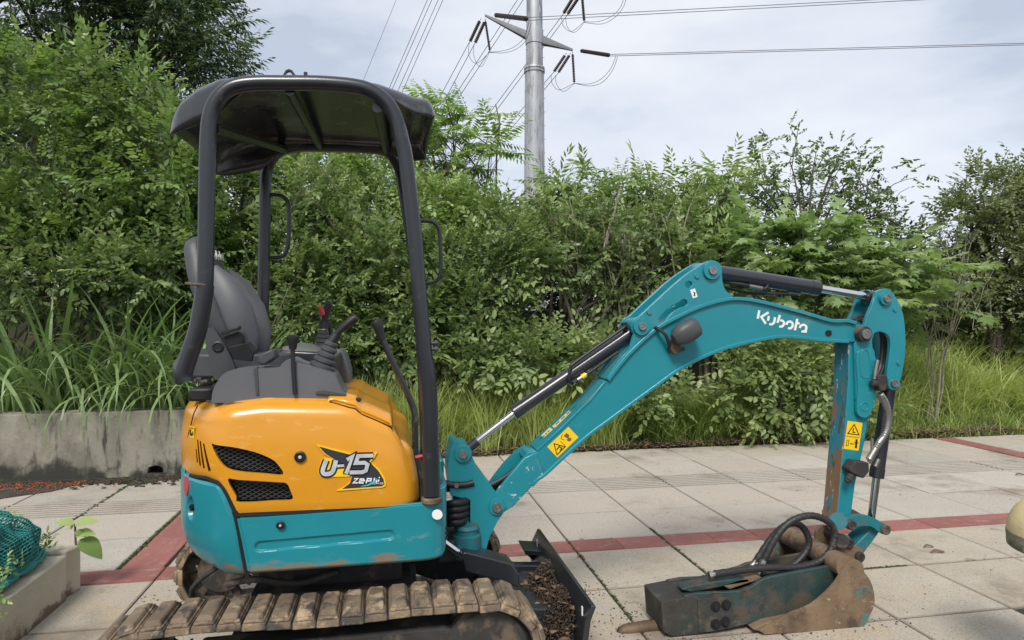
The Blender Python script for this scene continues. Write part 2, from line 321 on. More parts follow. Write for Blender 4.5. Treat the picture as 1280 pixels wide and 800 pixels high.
LM = {
 'bright': leafmat('bright_broad_leaves', (0.099, 0.162, 0.045), (0.207, 0.313, 0.092), (0.399, 0.501, 0.190), .40, .36, .55),
 'mid': leafmat('mid_green_leaves', (0.079, 0.126, 0.044), (0.168, 0.247, 0.085), (0.315, 0.389, 0.153), .40, .34, .55),
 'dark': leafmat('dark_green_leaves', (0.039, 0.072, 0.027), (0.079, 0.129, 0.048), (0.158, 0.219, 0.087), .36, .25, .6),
 'pinnate': leafmat('fresh_pinnate_leaves', (0.129, 0.208, 0.061), (0.247, 0.370, 0.111), (0.383, 0.501, 0.189), .42, .45, .5),
 'palmate': leafmat('soft_lobed_leaves', (0.147, 0.218, 0.083), (0.247, 0.352, 0.140), (0.350, 0.453, 0.208), .5, .38, .4),
 'olive': leafmat('olive_leaves', (0.089, 0.118, 0.050), (0.157, 0.197, 0.084), (0.293, 0.333, 0.156), .45, .32, .5),
 'grass': leafmat('green_grass_blades', (0.148, 0.237, 0.051), (0.251, 0.363, 0.091), (0.497, 0.550, 0.211), .45, .42, .4),
 'drygrass': leafmat('mixed_grass_blades', (0.205, 0.249, 0.077), (0.330, 0.366, 0.131), (0.515, 0.550, 0.240), .5, .4),
 'silver': leafmat('silvergrass_blades', (0.070, 0.129, 0.041), (0.170, 0.266, 0.094), (0.335, 0.453, 0.208), .36, .32, .5),
}

# ------------------------------------------------------------------ ground, bank, pavement
def hgt(x, y):                             # height of the planted bank beyond the pavement
    edge = 6.86 + .03 * (x - 1.1) if x > -.9 else 6.78
    t = min(max((y - edge - .15) / 4.5, 0), 1); t = t * t * (3 - 2 * t)
    h = 1.5 * t + .10 * min(max((y - edge) / .5, 0), 1) + .05 * math.sin(2.1 * x + 1.3 * y) * min(max((y - edge) / .8, 0), 1)
    if x < -.7: h = max(h, .52 * min(1, (-.7 - x) / .25)) if y > edge else h
    return h - .03
mb = MB(); xs = [-400, -60, -20] + [-12 + .25 * i for i in range(105)] + [20, 60, 400]; ys = [-400, -40, -5, 0, 3] + [6.5 + .2 * i for i in range(36)] + [15, 20, 30, 60, 400]
for y in ys:
    for x in xs: mb.v.append((x, y, hgt(x, y) if 6.7 < y < 21 else (-.035 if y <= 6.7 else .9)))
nx = len(xs)
for j in range(len(ys) - 1):
    for i in range(nx - 1): mb.f.append((j * nx + i, j * nx + i + 1, (j + 1) * nx + i + 1, (j + 1) * nx + i)); mb.m.append(0)
tag(mb.build('ground', M['soil'], loc=(0, 0, 0)), 'dark bare soil of the planted bank beyond the paving', kind='structure')
mb = MB(); mb.box((2, 2, -.03), (26, 10.6, .03)); pave = tag(mb.build('pavement', M['bed'], loc=(0, 0, 0)), 'grey paved area of square stone slabs with red brick lines', kind='structure')
def slab_mesh(name, mat, grooves=0):
    m_ = MB(); b = .012
    if not grooves:
        v = [(x, y, z) for z, k in ((-.5, .5), (.35, .5), (.5, .5 - b)) for x, y in ((-k, -k), (k, -k), (k, k), (-k, k))]
        m_.add(v, [(0, 1, 5, 4), (1, 2, 6, 5), (2, 3, 7, 6), (3, 0, 4, 7), (4, 5, 9, 8), (5, 6, 10, 9), (6, 7, 11, 10), (7, 4, 8, 11), (8, 9, 10, 11)])
    else:                                   # raised guide bars along x
        prof = [(-.5, -.5), (-.5, -.35)]
        for k in range(grooves):
            c = -.5 + (k + .5) / grooves; w = .5 / grooves
            prof += [(c - w * .60, -.35), (c - w * .46, .5), (c + w * .46, .5), (c + w * .60, -.35)]
        prof += [(.5, -.35), (.5, -.5)]; n = len(prof)
        m_.add([(x, y, z) for x in (-.5, .5) for y, z in prof], [(i, i + 1, n + i + 1, n + i) for i in range(n - 1)])
    me = bpy.data.meshes.new(name); me.from_pydata(m_.v, [], m_.f); me.materials.append(mat); return me
SL, SB, SG, SR = slab_mesh('paving_slab', M['slab']), slab_mesh('paving_slab', M['slab_beige']), slab_mesh('grooved_slab', M['slab'], 7), slab_mesh('red_brick', M['slab_red'])
def slab(me, name, x0, x1, y0, y1, gap=.011, top=0.):
    o = bpy.data.objects.new(name, me); COL.objects.link(o); o.parent = pave; h = .03
    o.location = ((x0 + x1) / 2, (y0 + y1) / 2, top - h / 2 + random.uniform(-.0022, .0015)); o.scale = (x1 - x0 - gap, y1 - y0 - gap, h)
    o.rotation_euler = (random.uniform(-.0022, .0022), random.uniform(-.0022, .0022), random.uniform(-.002, .002)); return o
XC = [-4.2, -3.55, -2.9, -2.25, -1.90, -1.537]
XR = [-1.285, -.68, -.07, .54, 1.147, 1.777, 2.418, 3.07, 3.737, 4.43, 5.13, 5.83, 6.53]
XE = [6.80, 7.5, 8.2, 8.9, 9.6, 10.3]
rows = [(1.60, 2.19, 'paving_slab'), (2.19, 2.78, 'paving_slab'), (2.78, 3.37, 'paving_slab'), (3.37, 3.945, 'paving_slab'), (3.945, 4.152, 'red_brick'), (4.152, 4.735, 'paving_slab'),
        (4.735, 5.345, 'paving_slab'), (5.345, 5.76, 'grooved_slab'), (5.76, 6.33, 'paving_slab'), (6.33, 6.95, 'paving_slab')]
MES = {'paving_slab': SL, 'grooved_slab': SG, 'red_brick': SR}
for y0, y1, k in rows:
    spans = []
    xl = [-4.2, -3.55, -2.9, -2.25, -1.62] if y0 > 4.1 else [-1.95, -1.285]
    if y0 > 4.1: xl[-1] = -1.560
    spans += list(zip(xl[:-1], xl[1:])) + list(zip(XR[:-1], XR[1:])) + list(zip(XE[:-1], XE[1:]))
    for a, b in spans:
        if y0 < 2.7 and (b < -.6 or a > 3.0): continue
        if y0 < 3.3 and a > 4.3: continue
        if k == 'red_brick' and -1.3 < a < 6.5: # two bricks per slab width
            slab(SR, k, a, (a + b) / 2, y0, y1, .004); slab(SR, k, (a + b) / 2, b, y0, y1, .004); continue
        slab(SB if y0 < 3.9 else MES[k], k, a, b, y0, y1, .011 if k != 'grooved_slab' else .009)
for x0, x1 in ((-1.537, -1.300), (6.55, 6.80)):       # red lines running away from the viewer
    yy = 4.152
    for y1 in (4.68, 5.21, 5.74, 6.3, 6.95): slab(SR, 'red_brick', x0, x1, yy, y1, .005); yy = y1
slab(SR, 'red_brick', -1.70, -1.29, 3.94, 4.145, .004, -.004)
# ------------------------------------------------------------------ left retaining wall
sm0_ = lambda t: (lambda t: t * t * (3 - 2 * t))(min(max(t, 0), 1))
M['dark_ground'] = mk('dark_brown_ground', (.050, .044, .036), .9, var=.4, vs=6, bump=.6, bs=40, layers=(((.12, .11, .095), 5, .55, .68, .9),))
yw = 6.56; mb = MB()
zt = .60; outer = [(-7, yw, -.05), (-.6, yw, -.05), (-.6, yw, zt), (-2.3, yw, zt + .006), (-4.1, yw, zt - .004), (-7, yw, zt)]
h0 = [W(q[0], q[1], yw) for q in ((184, 592), (204, 593), (203, 585), (195, 582), (186, 584))]
hole = [(p.x, yw, p.z) for p in h0]
mb.prism3([outer, hole], (0, .24, 0)); wall = mb.build('retaining_wall', M['wall'], bevel=.008)
tag(wall, 'low stained concrete retaining wall with a square drain hole, left of the digger', 'wall')
mb = MB(); c = sum((Vector(p) for p in hole), Vector()) / 5; mb.box((c.x, yw + .25, c.z), (.3, .02, .2)); mb.build('drain_hole', M['void'], wall)
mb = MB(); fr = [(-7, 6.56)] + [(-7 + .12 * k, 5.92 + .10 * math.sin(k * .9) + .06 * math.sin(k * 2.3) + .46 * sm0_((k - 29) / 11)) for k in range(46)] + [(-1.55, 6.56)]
mb.prism3([[(p[0], p[1], -.01) for p in fr]], (0, 0, .0145)); tag(mb.build('dark_strip', M['dark_ground']), 'dark brown strip of ground at the foot of the retaining wall', kind='structure')  # thin dark brown sheet laid over the slabs along the wall
# ------------------------------------------------------------------ planter, bottom left
pc = G(100, 735); pr = empty('planter', (-2.0, 3.3, 0), 'pale concrete kerb planter holding soil and weeds at the bottom left', 'planter')
mb = MB(); mb.box((-1.755, 2.72, .105), (.23, 2.08, .25)); mb.build('kerb_block', M['kerb'], pr, bevel=.012)
mb = MB(); mb.prism3([[(p[0], p[1], -.02) for p in [(-2.5, 3.78), (-1.66, 3.775)] + circ(-1.70, 3.87, .07, 6, -.6, 1.5) + [(-2.5, 3.945)]]], (0, 0, .265)); mb.build('kerb_block', M['kerb'], pr, bevel=.012)
mb = MB()
for i in range(9):
    for j in range(15): mb.v.append((-2.75 + i * .11, 1.9 + j * .13, .13 + .03 * math.sin(i * 1.7 + j) + random.uniform(0, .03)))
for j in range(14):
    for i in range(8): mb.f.append((j * 9 + i, j * 9 + i + 1, j * 9 + i + 10, j * 9 + i + 9)); mb.m.append(0)
mb.build('soil', M['soil'], pr)
# shade net over a soil heap that spills onto the kerb top, with a broken stone poking out
def net_pt(u, v, k=0.):                     # u from the hem up over the crest, v from the near end to the far end
    px_ = np.interp(u, [0, .08, .2, .38, .6, .8, 1], [-1.695, -1.70, -1.73, -1.80, -1.98, -2.25, -2.6]); pz = np.interp(u, [0, .08, .2, .38, .6, .8, 1], [.232, .30, .375, .44, .475, .42, .2])
    y = 2.5 + 1.30 * v; e = sm0((v - .84) / .16); x = px_ + .015 - .10 * e; z = .20 + (pz + .035 - .20) * (1 - .78 * e ** 1.5)
    w = .010 * math.sin(34 * v + 9 * u) + .008 * math.sin(21 * u - 13 * v + 2) + .006 * math.sin(57 * v - 31 * u)
    return (x + w + k * .5, y + .5 * w, z + .6 * w + k)
sm0 = lambda t: (lambda t: t * t * (3 - 2 * t))(min(max(t, 0), 1))
def sheet(nu, nv, fn):
    m_ = MB(); m_.v = [fn(i / (nu - 1), j / (nv - 1)) for j in range(nv) for i in range(nu)]
    for j in range(nv - 1):
        for i in range(nu - 1): m_.f.append((j * nu + i, j * nu + i + 1, (j + 1) * nu + i + 1, (j + 1) * nu + i)); m_.m.append(0)
    return m_
mm_ = M['net']; t_ = mm_.node_tree; pb_ = [n for n in t_.nodes if n.type == 'BSDF_PRINCIPLED'][0]
o = sheet(46, 60, lambda u, v: net_pt(u, v)).build('shade_net', M['net'])
wf = o.modifiers.new('wire', 'WIREFRAME'); wf.thickness = .0085; wf.use_even_offset = False; wf.use_replace = True
tag(o, 'green shade net draped over a heap on the planter kerb at the left edge', 'net')
mb = MB(); hem = [Vector(net_pt(.0, i / 30)) + Vector((.004, 0, .004 + .004 * math.sin(i * 1.9))) for i in range(31)]; mb.tube(hem, [.012 + .005 * math.sin(i * 2.3) for i in range(31)], 7); mb.tube([p + Vector((-.006, .0, .018 + .004 * math.sin(i))) for i, p in enumerate(hem)], .007, 6); mb.build('hem', M['net'], o)
tag(sheet(20, 24, lambda u, v: (lambda p: (p[0] - .03, p[1] - .02, p[2] - .028 + .012 * math.sin(40 * u + 17 * v)))(net_pt(u, v))).build('soil_heap', M['netsoil']), 'dark heap of soil and cuttings under the green shade net', 'soil heap')
mb = MB(); a_ = [W(p[0], p[1], 3.66) for p in ((20, 669), (27, 665), (42, 660.5), (44.5, 664), (44, 671), (30, 674), (22, 673))]; mb.prism3([a_], (-.05, .10, .0)); tag(mb.build('broken_stone', M['kerb'], bevel=.006), 'broken piece of pale stone sticking out of the green net', 'stone')
# ------------------------------------------------------------------ mushroom bollard, right edge
bc = Vector((2.582, 2.10, 0)); br = empty('bollard', bc, 'mushroom topped bollard with yellow dome at the right edge', 'bollard')
mb = MB(); mb.lathe(bc + Vector((0, 0, -.02)), (0, 0, 1), [(0, .15), (.03, .15), (.035, .120), (.57, .112)], 32); mb.build('column', M['greycol'], br)
mb = MB(); mb.lathe(bc + Vector((0, 0, .545)), (0, 0, 1), [(0, .12), (0, .185), (.006, .193), (.062, .196)], 40); mb.build('rim', M['conc'], br)
mb = MB(); mb.lathe(bc + Vector((0, 0, .608)), (0, 0, 1), [(0, .18), (0, .194)] + [(.17 * math.sin(t), .194 * math.cos(t)) for t in [k * math.pi / 24 for k in range(13)]], 40); mb.build('dome', M['cap'], br)

# ------------------------------------------------------------------ the mini excavator
YC = 2.99
EX = empty('mini_excavator', (-.23, YC, 0), 'turquoise and orange mini excavator with canopy, parked on the grey paving', 'excavator')
def ellip(c, r, n=16, m=10):
    V = []; Fc = []
    for j in range(m + 1):
        t = math.pi * j / m
        for i in range(n): V.append((c[0] + r[0] * math.sin(t) * math.cos(2 * math.pi * i / n), c[1] + r[1] * math.sin(t) * math.sin(2 * math.pi * i / n), c[2] + r[2] * math.cos(t)))
    for j in range(m):
        for i in range(n): Fc.append((j * n + i, j * n + (i + 1) % n, (j + 1) * n + (i + 1) % n, (j + 1) * n + i))
    return V, Fc
# --- tracks
TZ, TR, TXF, TXR = .212, .185, .365, -.815
def track_path(s):                          # arc length -> (x, z, angle)
    Ls = TXF - TXR; P = 2 * Ls + 2 * math.pi * TR; s %= P
    if s < Ls: return TXR + s, TZ + TR + .012 * math.sin(math.pi * s / Ls * 3) * .6, 0.
    s -= Ls
    if s < math.pi * TR: a = s / TR; return TXF + TR * math.sin(a), TZ + TR * math.cos(a), -a
    s -= math.pi * TR
    if s < Ls: return TXF - s, TZ - TR, -math.pi
    s -= Ls; a = s / TR; return TXR - TR * math.sin(a), TZ - TR * math.cos(a), -math.pi - a
TP = 2 * (TXF - TXR) + 2 * math.pi * TR; NP = 43
pm = MB()                                   # pad: local x along the belt, y across, z outward
w2, l2 = .115, .040
def frus(m_, x0, x1, y0, y1, z0, z1, cx, cy):
    m_.add([(x0, y0, z0), (x1, y0, z0), (x1, y1, z0), (x0, y1, z0), (x0 + cx, y0 + cy, z1), (x1 - cx, y0 + cy, z1), (x1 - cx, y1 - cy, z1), (x0 + cx, y1 - cy, z1)],
           [(0, 1, 2, 3), (4, 7, 6, 5), (0, 4, 5, 1), (1, 5, 6, 2), (2, 6, 7, 3), (3, 7, 4, 0)])
frus(pm, -.0395, .0395, -w2, w2, -.022, .004, .002, .006)
frus(pm, -.036, .036, -w2 + .004, w2 - .004, .004, .013, .004, .006)
frus(pm, -.030, .030, -w2 + .016, w2 - .016, .012, .028, .006, .016)
frus(pm, -.020, .020, -w2 + .004, -w2 + .022, .006, .016, .003, .004)
pad_me = None
for side, yt in ((0, YC - .505), (1, YC + .505)):
    sg = -1 if side == 0 else 1
    mb = MB(); inner = []; 
    loop = [track_path(TP * k / 120) for k in range(120)]
    for k, (x, z, a) in enumerate(loop):
        nx_, nz_ = -math.sin(a), math.cos(a)
        for dy in (-.108, .108):
            for rr in (-.022, -.006): mb.v.append((x + nx_ * rr * 1 + 0, yt + dy, z + nz_ * rr))
    for k in range(120):
        a, b = k * 4, ((k + 1) % 120) * 4
        for q in ((0, 1), (1, 3), (3, 2), (2, 0)): mb.f.append((a + q[0], a + q[1], b + q[1], b + q[0])); mb.m.append(0)
    track = mb.build('track', M['under'], EX)
    for k in range(NP):
        x, z, a = track_path(TP * k / NP + .03)
        if pad_me is None:
            o = pm.build('track_pad', M['pad'], track, loc=None); pad_me = o.data
            WLo = np.array(WL[track.name]); pad_me.transform(Matrix.Translation(WLo)); b = o.modifiers.new('bevel', 'BEVEL'); b.width = .005; b.segments = 2
        else:
            o = bpy.data.objects.new('track_pad', pad_me); COL.objects.link(o); o.parent = track; b = o.modifiers.new('bevel', 'BEVEL'); b.width = .005; b.segments = 2
        o.location = Vector((x, yt, z)) - Vector(WL[track.name]); o.rotation_euler = (random.uniform(-.012, .012), -a + random.uniform(-.03, .03), random.uniform(-.015, .015))
    mb = MB(); mb.lathe((TXF + .0, yt - .07, TZ), (0, 1, 0), [(0, .05), (0, .145), (.02, .165), (.05, .165), (.055, .12), (.085, .12), (.09, .165), (.12, .165), (.14, .145), (.14, .05)], 28); mb.build('idler', M['under'], track)
    mb = MB(); mb.lathe((TXR, yt - .05, TZ), (0, 1, 0), [(0, .04), (0, .11), (.03, .12), (.07, .12), (.10, .11), (.10, .04)], 24)
    for k in range(11):
        a = 2 * math.pi * k / 11; mb.box((TXR + .135 * math.cos(a), yt, TZ + .135 * math.sin(a)), (.05, .035, .035), Matrix.Rotation(-a, 3, 'Y'))
    mb.build('sprocket', M['under'], track)
    for k in range(3):
        x = TXR + .30 + k * .29; mb = MB(); mb.lathe((x, yt - .06, TZ - .125), (0, 1, 0), [(0, .03), (0, .055), (.04, .055), (.045, .04), (.075, .04), (.08, .055), (.12, .055), (.12, .03)], 20); mb.build('roller', M['mud'], track)
    mb = MB(); mb.prism3([[(x, yt - .055, z) for x, z in ((-.66, .30), (.20, .31), (.30, .26), (.31, .17), (.18, .13), (-.62, .12), (-.70, .20))]], (0, .11, 0)); mb.build('track_frame', M['under'], track, bevel=.012)
# --- undercarriage centre
mb = MB(); mb.box((-.22, YC, .30), (.62, .80, .16)); mb.box((-.23, YC, .41), (.56, .50, .10)); mb.cyl((-.23, YC, .44), (-.23, YC, .525), .27, n=36)
for x in (-.52, .06): mb.box((x, YC, .22), (.12, .96, .10))
mb.tube(cat([(-.60, 2.62, .45), (-.50, 2.60, .47), (-.35, 2.66, .42), (-.2, 2.7, .44)], 5), .014, 8)
mb.tube(cat([(-.72, 2.75, .30), (-.74, 2.68, .42), (-.62, 2.66, .52)], 5), .010, 8)
mb.build('carrier_frame', M['under'], EX, bevel=.012)
# --- dozer blade
mb = MB(); bx = .78
prof = [(-.02, .045), (.012, .05), (.004, .11), (-.004, .18), (.006, .25), (.028, .305), (.010, .312), (-.020, .25), (-.030, .18), (-.028, .11)]
mb.prism3([[(bx + x, 2.50, z) for x, z in prof]], (0, .98, 0)); blade = mb.build('dozer_blade', M['char'], EX, bevel=.004)
mb = MB(); mb.prism3([[(bx + x, 2.495, z) for x, z in ((-.03, .012), (.018, .012), (.020, .075), (.008, .08), (-.024, .06))]], (0, .99, 0)); mb.build('cutting_edge', M['steel'], blade, bevel=.003)
for y in (2.74, 3.24):
    mb = MB(); mb.prism3([[(x, y - .03, z) for x, z in ((.06, .24), (.10, .33), (.30, .31), (.62, .22), (bx - .02, .21), (bx - .02, .09), (.55, .12), (.2, .18))]], (0, .06, 0)); mb.build('blade_arm', M['char'], blade, bevel=.006)
mb = MB(); mb.prism3([[(x, 2.74, z) for x, z in ((.42, .19), (bx - .02, .19), (bx - .02, .14), (.42, .15))]], (0, .5, 0)); mb.build('cross_plate', M['char'], blade, bevel=.005)
a = W(556, 678, 2.84); b_ = W(578, 690, 2.84); c_ = W(640, 715, 2.84)
mb = MB(); mb.prism([(577, 692), (583, 690), (640, 705), (650, 720), (648, 735), (632, 728), (582, 715)], 2.78, 2.90); mb.build('cylinder_guard', M['char'], blade, bevel=.006)
mb = MB(); mb.cyl(W(548, 672, 2.84), W(585, 699, 2.84), .017); mb.build('cylinder_rod', M['chrome'], blade)
mb = MB(); mb.prism([(655, 690), (660, 684), (684, 687), (688, 700), (668, 703)], 3.40, 3.44); mb.prism([(655, 688), (687, 690), (688, 694), (657, 694)], 3.28, 3.44); mb.build('blade_flap', M['char'], blade, bevel=.005)
for y0 in (3.36, 2.54):
    mb = MB(); mb.box((bx - .0195, y0, .275), (.004, .012, .035)); mb.build('white_mark', M['white'], blade)
# --- upper body shell
def half_path(R, ys, xf, fil):
    pts = []; al = math.asin((YC - ys) / R)
    for k in range(60): t = al * k / 59; pts.append((-.23 - R * math.cos(t), YC - R * math.sin(t)))
    x0 = pts[-1][0]
    for k in range(1, 90): pts.append((x0 + (xf - fil - x0) * k / 89, ys))
    for k in range(1, 20): t = math.pi / 2 * k / 19; pts.append((xf - fil + fil * math.sin(t), ys + fil - fil * math.cos(t)))
    for k in range(1, 40): pts.append((xf, ys + fil + (YC - ys - fil) * k / 39))
    P = np.array(pts); s = np.r_[0, np.cumsum(np.linalg.norm(np.diff(P, axis=0), axis=1))]
    u = np.linspace(0, s[-1], 500); P = np.c_[np.interp(u, s, P[:, 0]), np.interp(u, s, P[:, 1])]
    Pe = np.r_[P[60:0:-1] * [1, -1] + [0, 2 * YC], P, P[-2:-62:-1] * [1, -1] + [0, 2 * YC]]
    k = np.exp(-.5 * (np.arange(-30, 31) / 10.) ** 2); k /= k.sum()
    Ps = np.c_[np.convolve(Pe[:, 0], k, 'same'), np.convolve(Pe[:, 1], k, 'same')][60:560]
    return u, Ps
class Shell:
    def __init__(s, R, ys, xf, fil):
        s.u, s.P = half_path(R, ys, xf, fil); t = np.gradient(s.P, axis=0); t /= np.linalg.norm(t, axis=1)[:, None]; s.n = np.c_[t[:, 1], -t[:, 0]]   # outward
        s.len = s.u[-1]
    def pt(s, u, z, off=0.):
        sg = -1 if u < 0 else 1; au = min(abs(u), s.len)
        x = np.interp(au, s.u, s.P[:, 0]); y = np.interp(au, s.u, s.P[:, 1]); nx_ = np.interp(au, s.u, s.n[:, 0]); ny_ = np.interp(au, s.u, s.n[:, 1])
        x -= nx_ * off; y -= ny_ * off
        return (x, y if sg > 0 else 2 * YC - y, z)
    def uz(s, px, py):                      # photo pixel -> (u, z) on the near half
        r = (px - 640) / F; dx, dy = r * CS + SN, CS - r * SN
        c = s.P[:, 0] * dy - s.P[:, 1] * dx; best = None
        for i in range(len(c) - 1):
            if c[i] * c[i + 1] <= 0:
                t = c[i] / (c[i] - c[i + 1] + 1e-12); p = s.P[i] * (1 - t) + s.P[i + 1] * t; d = p[0] * SN + p[1] * CS
                if best is None or d < best[2]: best = (s.u[i] * (1 - t) + s.u[i + 1] * t, CH - (py - 400) * d / F, d)
        if best is None: i = np.argmin(np.abs(c)); d = s.P[i] @ [SN, CS]; best = (s.u[i], CH - (py - 400) * d / F, d)
        return best[:2]
def grid_mesh(nu, nv, fn, closed=False):
    m_ = MB(); m_.v = [fn(i / (nu - 1), j / (nv - 1)) for j in range(nv) for i in range(nu)]
    for j in range(nv - 1):
        for i in range(nu - 1): m_.f.append((j * nu + i, j * nu + i + 1, (j + 1) * nu + i + 1, (j + 1) * nu + i)); m_.m.append(0)
    return m_
def thick(o, t, off=-1): s_ = o.modifiers.new('thickness', 'SOLIDIFY'); s_.thickness = t; s_.offset = off; return o
sm_ = lambda e0, e1, x: (lambda t: t * t * (3 - 2 * t))(min(max((x - e0) / (e1 - e0), 0), 1))
SH = Shell(.615, 2.50, .222, .07)
seam = [SH.uz(*p) for p in ((240, 595.5), (258, 598), (270, 604), (279, 613), (286, 627), (293, 646), (300, 678), (309, 724))]
sz = [q[1] for q in seam][::-1]; su = [q[0] for q in seam][::-1]
ZB_CW = SH.uz(300, 724)[1] - .0; ZT_CW = seam[0][1]
def uR(z): return float(np.interp(z, sz, su))
rec = SH.uz(238, 635)
def cw(i, j):                              # turquoise counterweight round the tail
    zt = ZT_CW; 
    jj = j ** .9; z = ZB_CW + (zt - ZB_CW) * jj
    lim = uR(z) - .004; u = -lim + 2 * lim * i
    k = max(0, (ZB_CW + .17 - z) / .17); off = .085 * (1 - math.sqrt(max(0, 1 - min(k, .999) ** 2))) * (1 - .8 * sm_(.45, .75, abs(u)))
    if j > .97: off += .008
    if min(i, 1 - i) < .012: off += .006
    d = math.hypot((u - rec[0]) / .030, (z - rec[1]) / .042); off += .03 * (1 - sm_(.75, 1.1, d))
    return SH.pt(u, z, off)
cwm = thick(grid_mesh(140, 40, cw).build('counterweight', M['teal_body'], EX), .025)
p0 = Vector(SH.pt(rec[0], rec[1], .03)); n0 = (Vector(SH.pt(rec[0], rec[1], -.02)) - p0).normalized()
mb = MB(); mb.lathe(p0, n0, [(0, .013), (.03, .013), (.03, .008), (.02, .007)], 16); mb.build('tow_pin', M['blackv'], cwm)
q = SH.uz(233.5, 607); p0 = Vector(SH.pt(q[0], q[1], .0)); n0 = (Vector(SH.pt(q[0], q[1], -.02)) - p0).normalized(); t0 = n0.cross(Vector((0, 0, 1)))
mb = MB(); mb.prism3([[p0 + t0 * (.026 * math.cos(a)) + Vector((0, 0, .036 * math.sin(a))) for a in [k * math.pi / 12 for k in range(24)]]], n0 * .004); mb.build('red_reflector', M['red'], cwm)
# turquoise side panel
q0, q1 = SH.uz(293.5, 647), SH.uz(525, 629.5); zs0, zs1, us0, us1 = q0[1], q1[1], q0[0], q1[0]
zb0, zb1 = SH.uz(310, 723)[1], SH.uz(535, 706)[1]; ub0, ub1 = SH.uz(310, 723)[0], SH.uz(535, 706)[0]
uF = SH.len; gA, gB = SH.uz(318, 683), SH.uz(486, 671)
zg0, zg1 = SH.uz(318, 684)[1], SH.uz(486, 669)[1]
def sidep(i, j):
    zt_ = lambda u: zs0 + (zs1 - zs0) * (u - us0) / (us1 - us0); zb_ = lambda u: zb0 + (zb1 - zb0) * (u - ub0) / (ub1 - ub0)
    uLz = lambda z: float(np.interp(z, sz, su)) + .004
    z = zb0 + (zs0 - zb0) * j; ul = uLz(z); u = ul + (uF - ul) * i
    um = min(u, us1 + .05); z = zb_(um) + (zt_(um) - zb_(um)) * j
    z += .052 * sm_(us1 + .045, us1 + .085, u) * sm_(.6, 1, j)       # front corner steps up round the post
    z += .10 * sm_(us1 + .10, us1 + .22, u) * (1 - j)              # and tucks up at the bow
    off = .05 * max(0, (.12 - j) / .12) ** 2 + (.006 if j > .975 else 0)
    if i < .008: off += .006
    tt = (u - gA[0]) / (gB[0] - gA[0]); zc = zg0 + (zg1 - zg0) * tt; hw = .021
    dx_ = max(gA[0] + .02 - u, u - gB[0] + .0, 0); d = math.hypot(dx_, z - zc); off += .009 * (1 - sm_(hw - .007, hw, d))
    return SH.pt(u, z, off)
spm = thick(grid_mesh(260, 90, sidep).build('side_panel', M['teal_body'], EX), .02)
def farp(i, j):
    v = sidep(i, j); return (v[0], 2 * YC - v[1], v[2])
fpm = thick(grid_mesh(60, 20, farp).build('side_panel', M['teal_body'], EX), .02, 1)
def latch(px, py, sh, parent, r=.018):
    q = sh.uz(px, py); p0 = Vector(sh.pt(q[0], q[1], -.006)); n0 = (Vector(sh.pt(q[0], q[1], -.03)) - p0).normalized()
    mb = MB(); mb.lathe(p0, n0, [(0, r * 1.25), (.006, r * 1.25), (.009, r * .95), (.004, r * .9), (.004, .01)], 24); l_ = mb.build('latch', M['black'], parent)
    mb = MB(); mb.lathe(p0, n0, [(0, .3 * r), (.009, .36 * r), (.0095, .1 * r)], 16); mb.build('keyhole', M['silver'], l_)
latch(351, 655.5, SH, spm, .012)
mb = MB(); mb.prism(circ(546.5, 643, 6.6, 22, ry=6.2), 2.4935, 2.4985, ref=2.497); mb.build('oval_sticker', M['white'], spm)
for k in range(3):
    mb = MB(); q = SH.uz(556.5, 661 + k * 6); p0 = SH.pt(q[0] + .012, q[1], -.001); mb.box(p0, (.012, .012, .008), Matrix.Rotation(.5, 3, 'Y')); mb.build('louvre', M['void'], spm)
# orange bonnet
BN = Shell(.612, 2.502, .120, .11)
tx, tz = [], []
for px, py in ((226, 500), (264, 502), (334, 494), (433, 495.6), (445, 498), (453, 505), (470, 512), (490, 521), (503, 535), (510, 545)):
    p = W(px, py, 2.60); tx.append(p.x); tz.append(p.z)
tx[0] = -.86
def ztop(x): return float(np.interp(x, tx, tz))
seam2 = [BN.uz(*p) for p in ((236, 592.5), (258, 596), (272, 601.5), (281, 611), (288, 626), (296, 642.5))]; bu = [q[0] for q in seam2]; bz = [q[1] for q in seam2]
bq = BN.uz(523, 626)
def zbot(u):
    u = abs(u)
    if u < bu[-1]: return float(np.interp(u, bu, bz))
    return bz[-1] + (bq[1] - bz[-1]) * (u - bu[-1]) / (bq[0] - bu[-1])
HS, OS = .075, .105
def bonnet_pt(u, v):
    x = BN.pt(u, 1)[0]; zt = ztop(x - .0 if x > -.75 else -.75); zb = zbot(u); front = sm_(bq[0] - .1, BN.len - .25, abs(u))
    if v < .62:
        t = v / .62; z = zb + (zt - HS - zb) * t; off = .010 * t * t + (.004 if t < .02 else 0) + front * .03 * t
        off -= .006 * math.sin(math.pi * t) * (1 - front)
        return BN.pt(u, z, off)
    t = (v - .62) / .38 * math.pi / 2; return BN.pt(u, zt - HS + HS * math.sin(t), .010 + front * .03 + OS * (1 - math.cos(t)))
NU, NV = 201, 34; mb = MB()
us = np.linspace(-BN.len, BN.len, NU)
mb.v = [bonnet_pt(u, j / (NV - 1)) for j in range(NV) for u in us]
for j in range(NV - 1):
    for i in range(NU - 1): mb.f.append((j * NU + i, j * NU + i + 1, (j + 1) * NU + i + 1, (j + 1) * NU + i)); mb.m.append(0)
top = (NV - 1) * NU; h = NU // 2
for k in range(h): 
    a, b, c, d = top + h + k, top + h + k + 1, top + h - k - 1, top + h - k
    mb.f.append((a, b, c, d) if k else (a, b, c)); mb.m.append(0)
bon = thick(mb.build('bonnet', M['orange'], EX), .014)
